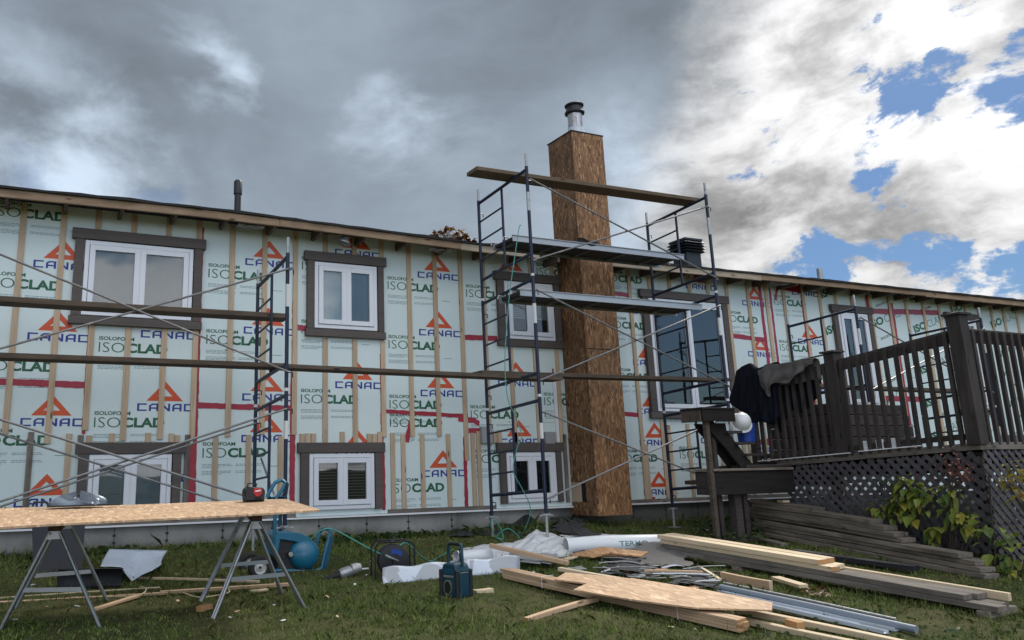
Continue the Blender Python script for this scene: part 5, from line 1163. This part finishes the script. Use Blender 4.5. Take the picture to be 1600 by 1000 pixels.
def gun():
    c = onG(545, 893, .05); t = thing('angle_grinder', c, 'grey power tool lying on its side on the lawn right of the compressor', 'power tool')
    ax = Vector((.93, -.05, .22)).normalized(); p = c-ax*.10
    b = MB(); b.tube([p+ax*s for s in (0, .01, .05, .10, .14, .17)], [.030, .046, .052, .050, .044, .03], 16); b.build('motor_body', 'grey_metal', t, smooth='auto')
    q = p+ax*.17; b = MB(); b.tube([q-ax*.04+V3(0, 0, .01), q+ax*.01+V3(0, 0, .008), q+ax*.05, q+ax*.055], [.05, .048, .04, .02], 12); b.build('gear_head', 'galv', t, smooth='auto')
    for k in range(7): a_ = k*.9; b = MB(); b.tube([q-ax*.02+V3(0, .04*math.cos(a_), .04*math.sin(a_)), q+ax*.045+V3(0, .035*math.cos(a_), .035*math.sin(a_))], .006, 6); b.build('bolt', 'steel', t)
    b = MB(); b.tube([p, p-ax*.08+V3(0, 0, .0), p-ax*.16+V3(0, 0, .006)], [.034, .026, .016], 12); b.build('handle_grip', 'rubber', t, smooth='auto')
    b = MB(); b.tube([q+ax*.04-V3(0, 0, .012), q+ax*.13-V3(0, 0, .03)], .008, 8); b.build('side_rod', 'hat', t)
gun()
def radio():
    # body turned about 50 degrees so that a corner faces the viewer
    c = onG(716, 935); zb = gz(c.y)+.004; M = Matrix.Translation((c.x, c.y+.03, zb)) @ Matrix.Rotation(R(-70), 4, 'Z')
    t = thing('jobsite_radio', (c.x, c.y, zb), 'dark teal jobsite radio with raised carry handle standing on the grass', 'radio')
    b = MB(); w, d_ = .088, .085; H = .275
    pr = [(-w, 0), (w, 0), (w, H*.78), (w*.82, H*.95), (w*.6, H), (-w*.6, H), (-w*.82, H*.95), (-w, H*.78)]
    b.prism([(x, -d_, z) for x, z in pr], (0, 2*d_, 0), M); b.build('body', 'radio_teal', t, bevel=.012)
    for s in (-1, 1):
        for e in (-1, 1): b = MB(); b.box((s*w-.016, e*d_-.016, .0), (s*w+.016, e*d_+.016, H*.82), M); b.build('corner_bumper', 'rubber', t, bevel=.008)
    for s, mt in ((-1, 'x'), (1, 'y')):
        pass
    # front face (-y): speaker grille with pale octagonal ring, brand strip, display
    b = MB(); o_ = [(.050*math.cos(a)*.9, .055*math.sin(a)*1.15) for a in np.linspace(R(22.5), R(382.5), 9)[:-1]]; i_ = [(x*.84, z*.84) for x, z in o_]
    vs = [M @ Vector((x-.01, -d_-.011, z+.085)) for x, z in o_]+[M @ Vector((x-.01, -d_-.011, z+.085)) for x, z in i_]+[M @ Vector((x-.01, -d_-.001, z+.085)) for x, z in o_]
    b.add(vs, [(k, (k+1) % 8, (k+1) % 8+8, k+8) for k in range(8)]+[(k, (k+1) % 8, (k+1) % 8+16, k+16) for k in range(8)]); b.build('speaker_ring', 'chrome', t)
    b = MB(); b.prism([(x-.01, -d_-.006, z+.085) for x, z in i_], (0, .005, 0), M); b.build('speaker_grille', 'black_plastic', t)
    b = MB(); b.box((-.06, -d_-.004, .165), (.055, -d_-.0005, .182), M); b.build('badge', 'grey_metal', t)
    b = MB(); b.box((-.06, -d_-.003, .195), (.06, -d_-.0005, .235), M); b.build('display', 'teal_dark', t)
    # side face (+x): battery cover, seam, latch
    b = MB(); b.box((w+.0005, -.055, .02), (w+.007, .06, H*.74), M); b.build('battery_cover', 'radio_teal', t, bevel=.004)
    b = MB(); b.box((w+.0075, -.02, .145), (w+.0085, .025, .15), M); b.box((w+.0075, -.055, .07), (w+.0082, .06, .073), M); b.build('cover_seam', 'teal_dark', t)
    # handle
    hp = [(-.075, .0, H*.9), (-.078, .0, H+.02), (-.074, 0, H+.13), (-.06, 0, H+.148), (.06, 0, H+.148), (.074, 0, H+.13), (.078, 0, H+.02), (.075, 0, H*.9)]
    b = MB(); b.tube([M @ Vector(p) for p in hp], .0135, 10); b.build('carry_handle', 'radio_teal', t, smooth='auto')
    b = MB(); b.tube([M @ Vector((-.05, 0, H+.149)), M @ Vector((.05, 0, H+.149))], .0155, 10); b.build('grip', 'rubber', t, smooth='auto')
    b = MB(); b.tube([M @ Vector((.03, .03, H)), M @ Vector((.022, .03, H+.12))], [.007, .004], 8); b.build('aerial', 'black_plastic', t)
radio()
def spline(pts, n=8):
    out = []; P_ = [Vector(p) for p in pts]; P_ = [P_[0]]+P_+[P_[-1]]
    for i in range(1, len(P_)-2):
        for k in range(n):
            t = k/n; a, b, c, d_ = P_[i-1:i+3]; out.append(.5*((2*b)+(-a+c)*t+(2*a-5*b+4*c-d_)*t*t+(-a+3*b-3*c+d_)*t**3))
    out.append(P_[-2]); return out
def hoses():
    def hose(pts, lab, r=.0065, m='hose', nm='air_hose'): b = MB(); b.tube(spline(pts), r, 7); tag(b.build(nm, m, smooth=True), lab, 'hose')
    hose([onY(484, 846, 7.85), onY(496, 832, 7.8), onY(514, 826, 7.78), onY(535, 834, 7.8), onY(575, 856, 7.5), onY(610, 873, 7.2)], 'green air hose running from the compressor to the reel')
    hose([onY(622, 856, 7.3), onY(632, 848, 7.3), onY(642, 854, 7.4), onY(655, 866, 7.7), gp(672, 877, .01), gp(690, 868, .01), gp(720, 852, .01)], 'green hose leaving the reel towards the tall scaffold')
    hose([gp(785, 846, .03), onY(774, 838, 9.1), onY(767, 822, 9.0), onY(772, 812, 9.0), onY(783, 828, 9.0), gp(786, 842, .02), onY(776, 838, 9.0), onY(792, 826, 8.9), onY(806, 834, 8.9), gp(812, 842, .02)], 'green hose coiled in loops at the foot of the tall scaffold')
    hose([gp(812, 842, .03), onY(826, 812, 8.4), onY(828, 790, 8.3), onY(815, 762, 8.2), onY(802, 735, 8.15), onY(808, 700, 8.1), onY(815, 680, 8.05), onY(805, 650, 8.02), onY(793, 620, 8.0), onY(789, 560, 8.0), onY(795, 470, 8.0), onY(803, 410, 8.0), onY(811, 357, 8.0), onY(814, 352, 8.0)], 'grey green hose hanging down from the upper walkboard of the tall scaffold', .0055)
    hose([gp(60, 934, .01), gp(200, 932, .02), gp(222, 928, .03), gp(228, 920, .03), gp(218, 916, .02)], 'thin yellowish cord curling on the left lawn', .005, 'new_board', 'cord')
    hose([gp(286, 926, .02), gp(310, 933, .01), gp(340, 930, .01), gp(358, 925, .02), gp(355, 918, .05)], 'thin pale cord at the feet of the right sawhorse', .004, 'new_board', 'cord')
hoses()
def stairs_prop():
    # thin black pry bar leaning on the scaffold leg
    b = MB(); b.tube([onY(408, 716, 9.2), onY(428, 772, 8.9), onY(433, 790, 8.8)], .012, 7); tag(b.build('steel_prop', 'steel', smooth=True), 'thin steel prop leaning beside the left scaffold leg', 'prop')
    b = MB(); b.tube([onY(438, 805, 8.6), gp(450, 862, .02)], .018, 8); b.build('steel_prop', 'galv', smooth=True); tag(bpy.data.objects['steel_prop.001'], 'short grey steel prop behind the compressor', 'prop')
stairs_prop()

# ------------------------------------------------------------------ plants and leaves
def leaf(b, p, dirv, size, rs, droop=.4):
    d_ = Vector(dirv).normalized(); side = d_.cross(Vector((rs.uniform(-.4, .4), rs.uniform(-.4, .4), 1))).normalized(); up = side.cross(d_)
    w = size*rs.uniform(.40, .52); vs = []
    for (t, ww) in ((0, 0), (.22, .8), (.45, 1.), (.72, .62), (1, 0)):
        c = p+d_*size*t-Vector((0, 0, droop*size*t*t))
        if ww == 0: vs.append(c)
        else: vs += [c-side*w*ww+up*.12*size*ww, c, c+side*w*ww+up*.12*size*ww]
    b.add(vs, [(0, 1, 2), (0, 2, 3), (1, 4, 5, 2), (2, 5, 6, 3), (4, 7, 8, 5), (5, 8, 9, 6), (7, 10, 8), (8, 10, 9)])
def shrub(name, roots, blobs, m, lab, seed, leafsize, per, X_=DX-.14):
    rs = random.Random(seed); base = Vector(roots[0]); t = thing(name, base, lab, 'plant')
    b = MB(); st = MB()
    for (px, py, rpx, n) in blobs:
        c = onX(px, py, X_) if py < 905 else gp(px, py, .1); dist = c.dot(CF); rr = rpx*dist/FPX
        root = min(roots, key=lambda q: (Vector(q)-c).length)
        st.tube(spline([root, Vector(root).lerp(c, .5)+V3(rs.uniform(-.04, .04), rs.uniform(-.05, .05), .05), c], 4), [.006]*8+[.003], 5)
        for i in range(n):
            o = Vector((rs.gauss(0, .4), rs.gauss(0, .55), rs.gauss(0, .5)))*rr; p = c+o; dd = o+Vector((-.5*rr, rs.uniform(-.3, .3)*rr, rs.uniform(-.6, .1)*rr))
            leaf(b, p, dd, leafsize*rs.uniform(.45, 1.2), rs, rs.uniform(.2, .8))
    b.build('foliage', m, t); st.build('stem', 'stem', t)
shrub('leafy_shrub', [(8.86, 5.95, gz(5.9)), (8.86, 6.2, gz(6.2))], [(1415, 760, 20, 34), (1404, 785, 12, 20), (1436, 772, 15, 24), (1370, 793, 10, 14), (1398, 806, 8, 9), (1422, 800, 14, 20)], 'leaf_green', 'yellow green leafy shrub in front of the lattice, over the top of the weathered stack', 2, .105, 1)
shrub('leafy_shrub', [(8.84, 5.65, gz(5.6))], [(1478, 772, 15, 22), (1492, 795, 15, 24), (1503, 815, 10, 12), (1462, 825, 9, 12), (1455, 842, 8, 9), (1530, 815, 14, 8)], 'leaf_green', 'green leafy shrub before the lattice left of its corner', 6, .10, 1)
shrub('leafy_shrub', [(8.8, 5.05, gz(5.0))], [(1558, 838, 22, 18), (1580, 865, 24, 20), (1600, 850, 20, 12), (1568, 885, 14, 10), (1590, 895, 16, 10)], 'leaf_green', 'green leafy shrub at the right edge growing by the lattice corner', 9, .10, 1, 8.8)
shrub('red_shrub', [(8.84, 5.72, gz(5.7))], [(1492, 722, 22, 70), (1480, 735, 12, 26), (1500, 735, 14, 30)], 'leaf_red', 'small reddish flower head or foliage against the top of the lattice', 12, .03, 1)
shrub('yellow_shrub', [(9.3, 5.0, gz(5.0))], [(1590, 735, 18, 36), (1575, 755, 9, 12), (1595, 775, 14, 18), (1568, 750, 8, 6)], 'leaf_yellow', 'yellow brown autumn plant at the right edge of the lattice', 15, .055, 1, 8.95)
def vine():
    b = MB(); b.tube(spline([onX(1537, 702, DX-.03), onX(1535, 725, DX-.04), onX(1545, 745, DX-.05), onX(1548, 790, DX-.06), onX(1553, 840, DX-.08), onX(1556, 895, DX-.1)]), .008, 6); tag(b.build('vine_stem', 'stem', smooth=True), 'thin dark vine stem climbing the corner of the lattice', 'vine')
vine()
def weeds():
    rs = random.Random(31); b = MB()
    for i in range(420):
        p = gp(rs.uniform(1085, 1200), rs.uniform(822, 858), 0); 
        leaf(b, p+V3(0, 0, rs.uniform(0, .12)), (rs.uniform(-1, 1), rs.uniform(-1, 1), rs.uniform(.2, 1.2)), rs.uniform(.03, .09), rs)
    tag(b.build('weeds', 'weed'), 'dark low weeds under the deck edge', 'weeds', kind='stuff')
    b = MB()
    for i in range(900):
        x = rs.uniform(-.6, 7.6); y = rs.uniform(9.5, 9.85); h = rs.uniform(.03, .07)*(1+.8*max(0, math.sin(x*2.2)))
        if rs.random() < .25: x = rs.gauss(4.3, .5)
        leaf(b, Vector((x, y, gz(y))), (rs.uniform(-.6, .6), rs.uniform(-.6, .3), 1.2), h, rs, .3)
    for i in range(260):
        p = gp(rs.uniform(1150, 1600), rs.uniform(905, 1000), 0); leaf(b, p, (rs.uniform(-.6, .6), rs.uniform(-.6, .6), .9), rs.uniform(.02, .05), rs, .3)
    tag(b.build('tall_grass', 'weed'), 'taller dark grass tufts along the foundation', 'grass', kind='stuff')
    # dead leaves heaped on the roof edge
    b = MB()
    for i in range(210):
        u = rs.random(); x = 4.93+.62*u; hh = .17*math.sin(math.pi*min(1, max(0, u*.95+.05)))**.6
        p = V3(x, EY+rs.uniform(-.0, .14), eave(x)+.02+rs.uniform(0, hh)); leaf(b, p, (rs.uniform(-1, 1), rs.uniform(-1, .3), rs.uniform(-.5, .8)), rs.uniform(.04, .085), rs, .3)
    tag(b.build('dead_leaves', 'leaf_dead'), 'heap of dead brown and yellow leaves on the roof edge by the tall scaffold', 'leaves', kind='stuff')
    b = MB()
    for i in range(60):
        p = gp(rs.uniform(1255, 1300), rs.uniform(915, 932), .01); leaf(b, p, (rs.uniform(-1, 1), rs.uniform(-1, 1), rs.uniform(0, .5)), rs.uniform(.03, .06), rs, .3)
    tag(b.build('dead_leaves', 'leaf_dead'), 'dry leaves and bark crumbs beside the pale split offcut', 'leaves', kind='stuff')
weeds()
for o in list(bpy.data.objects):
    if '_w' in o: del o['_w']
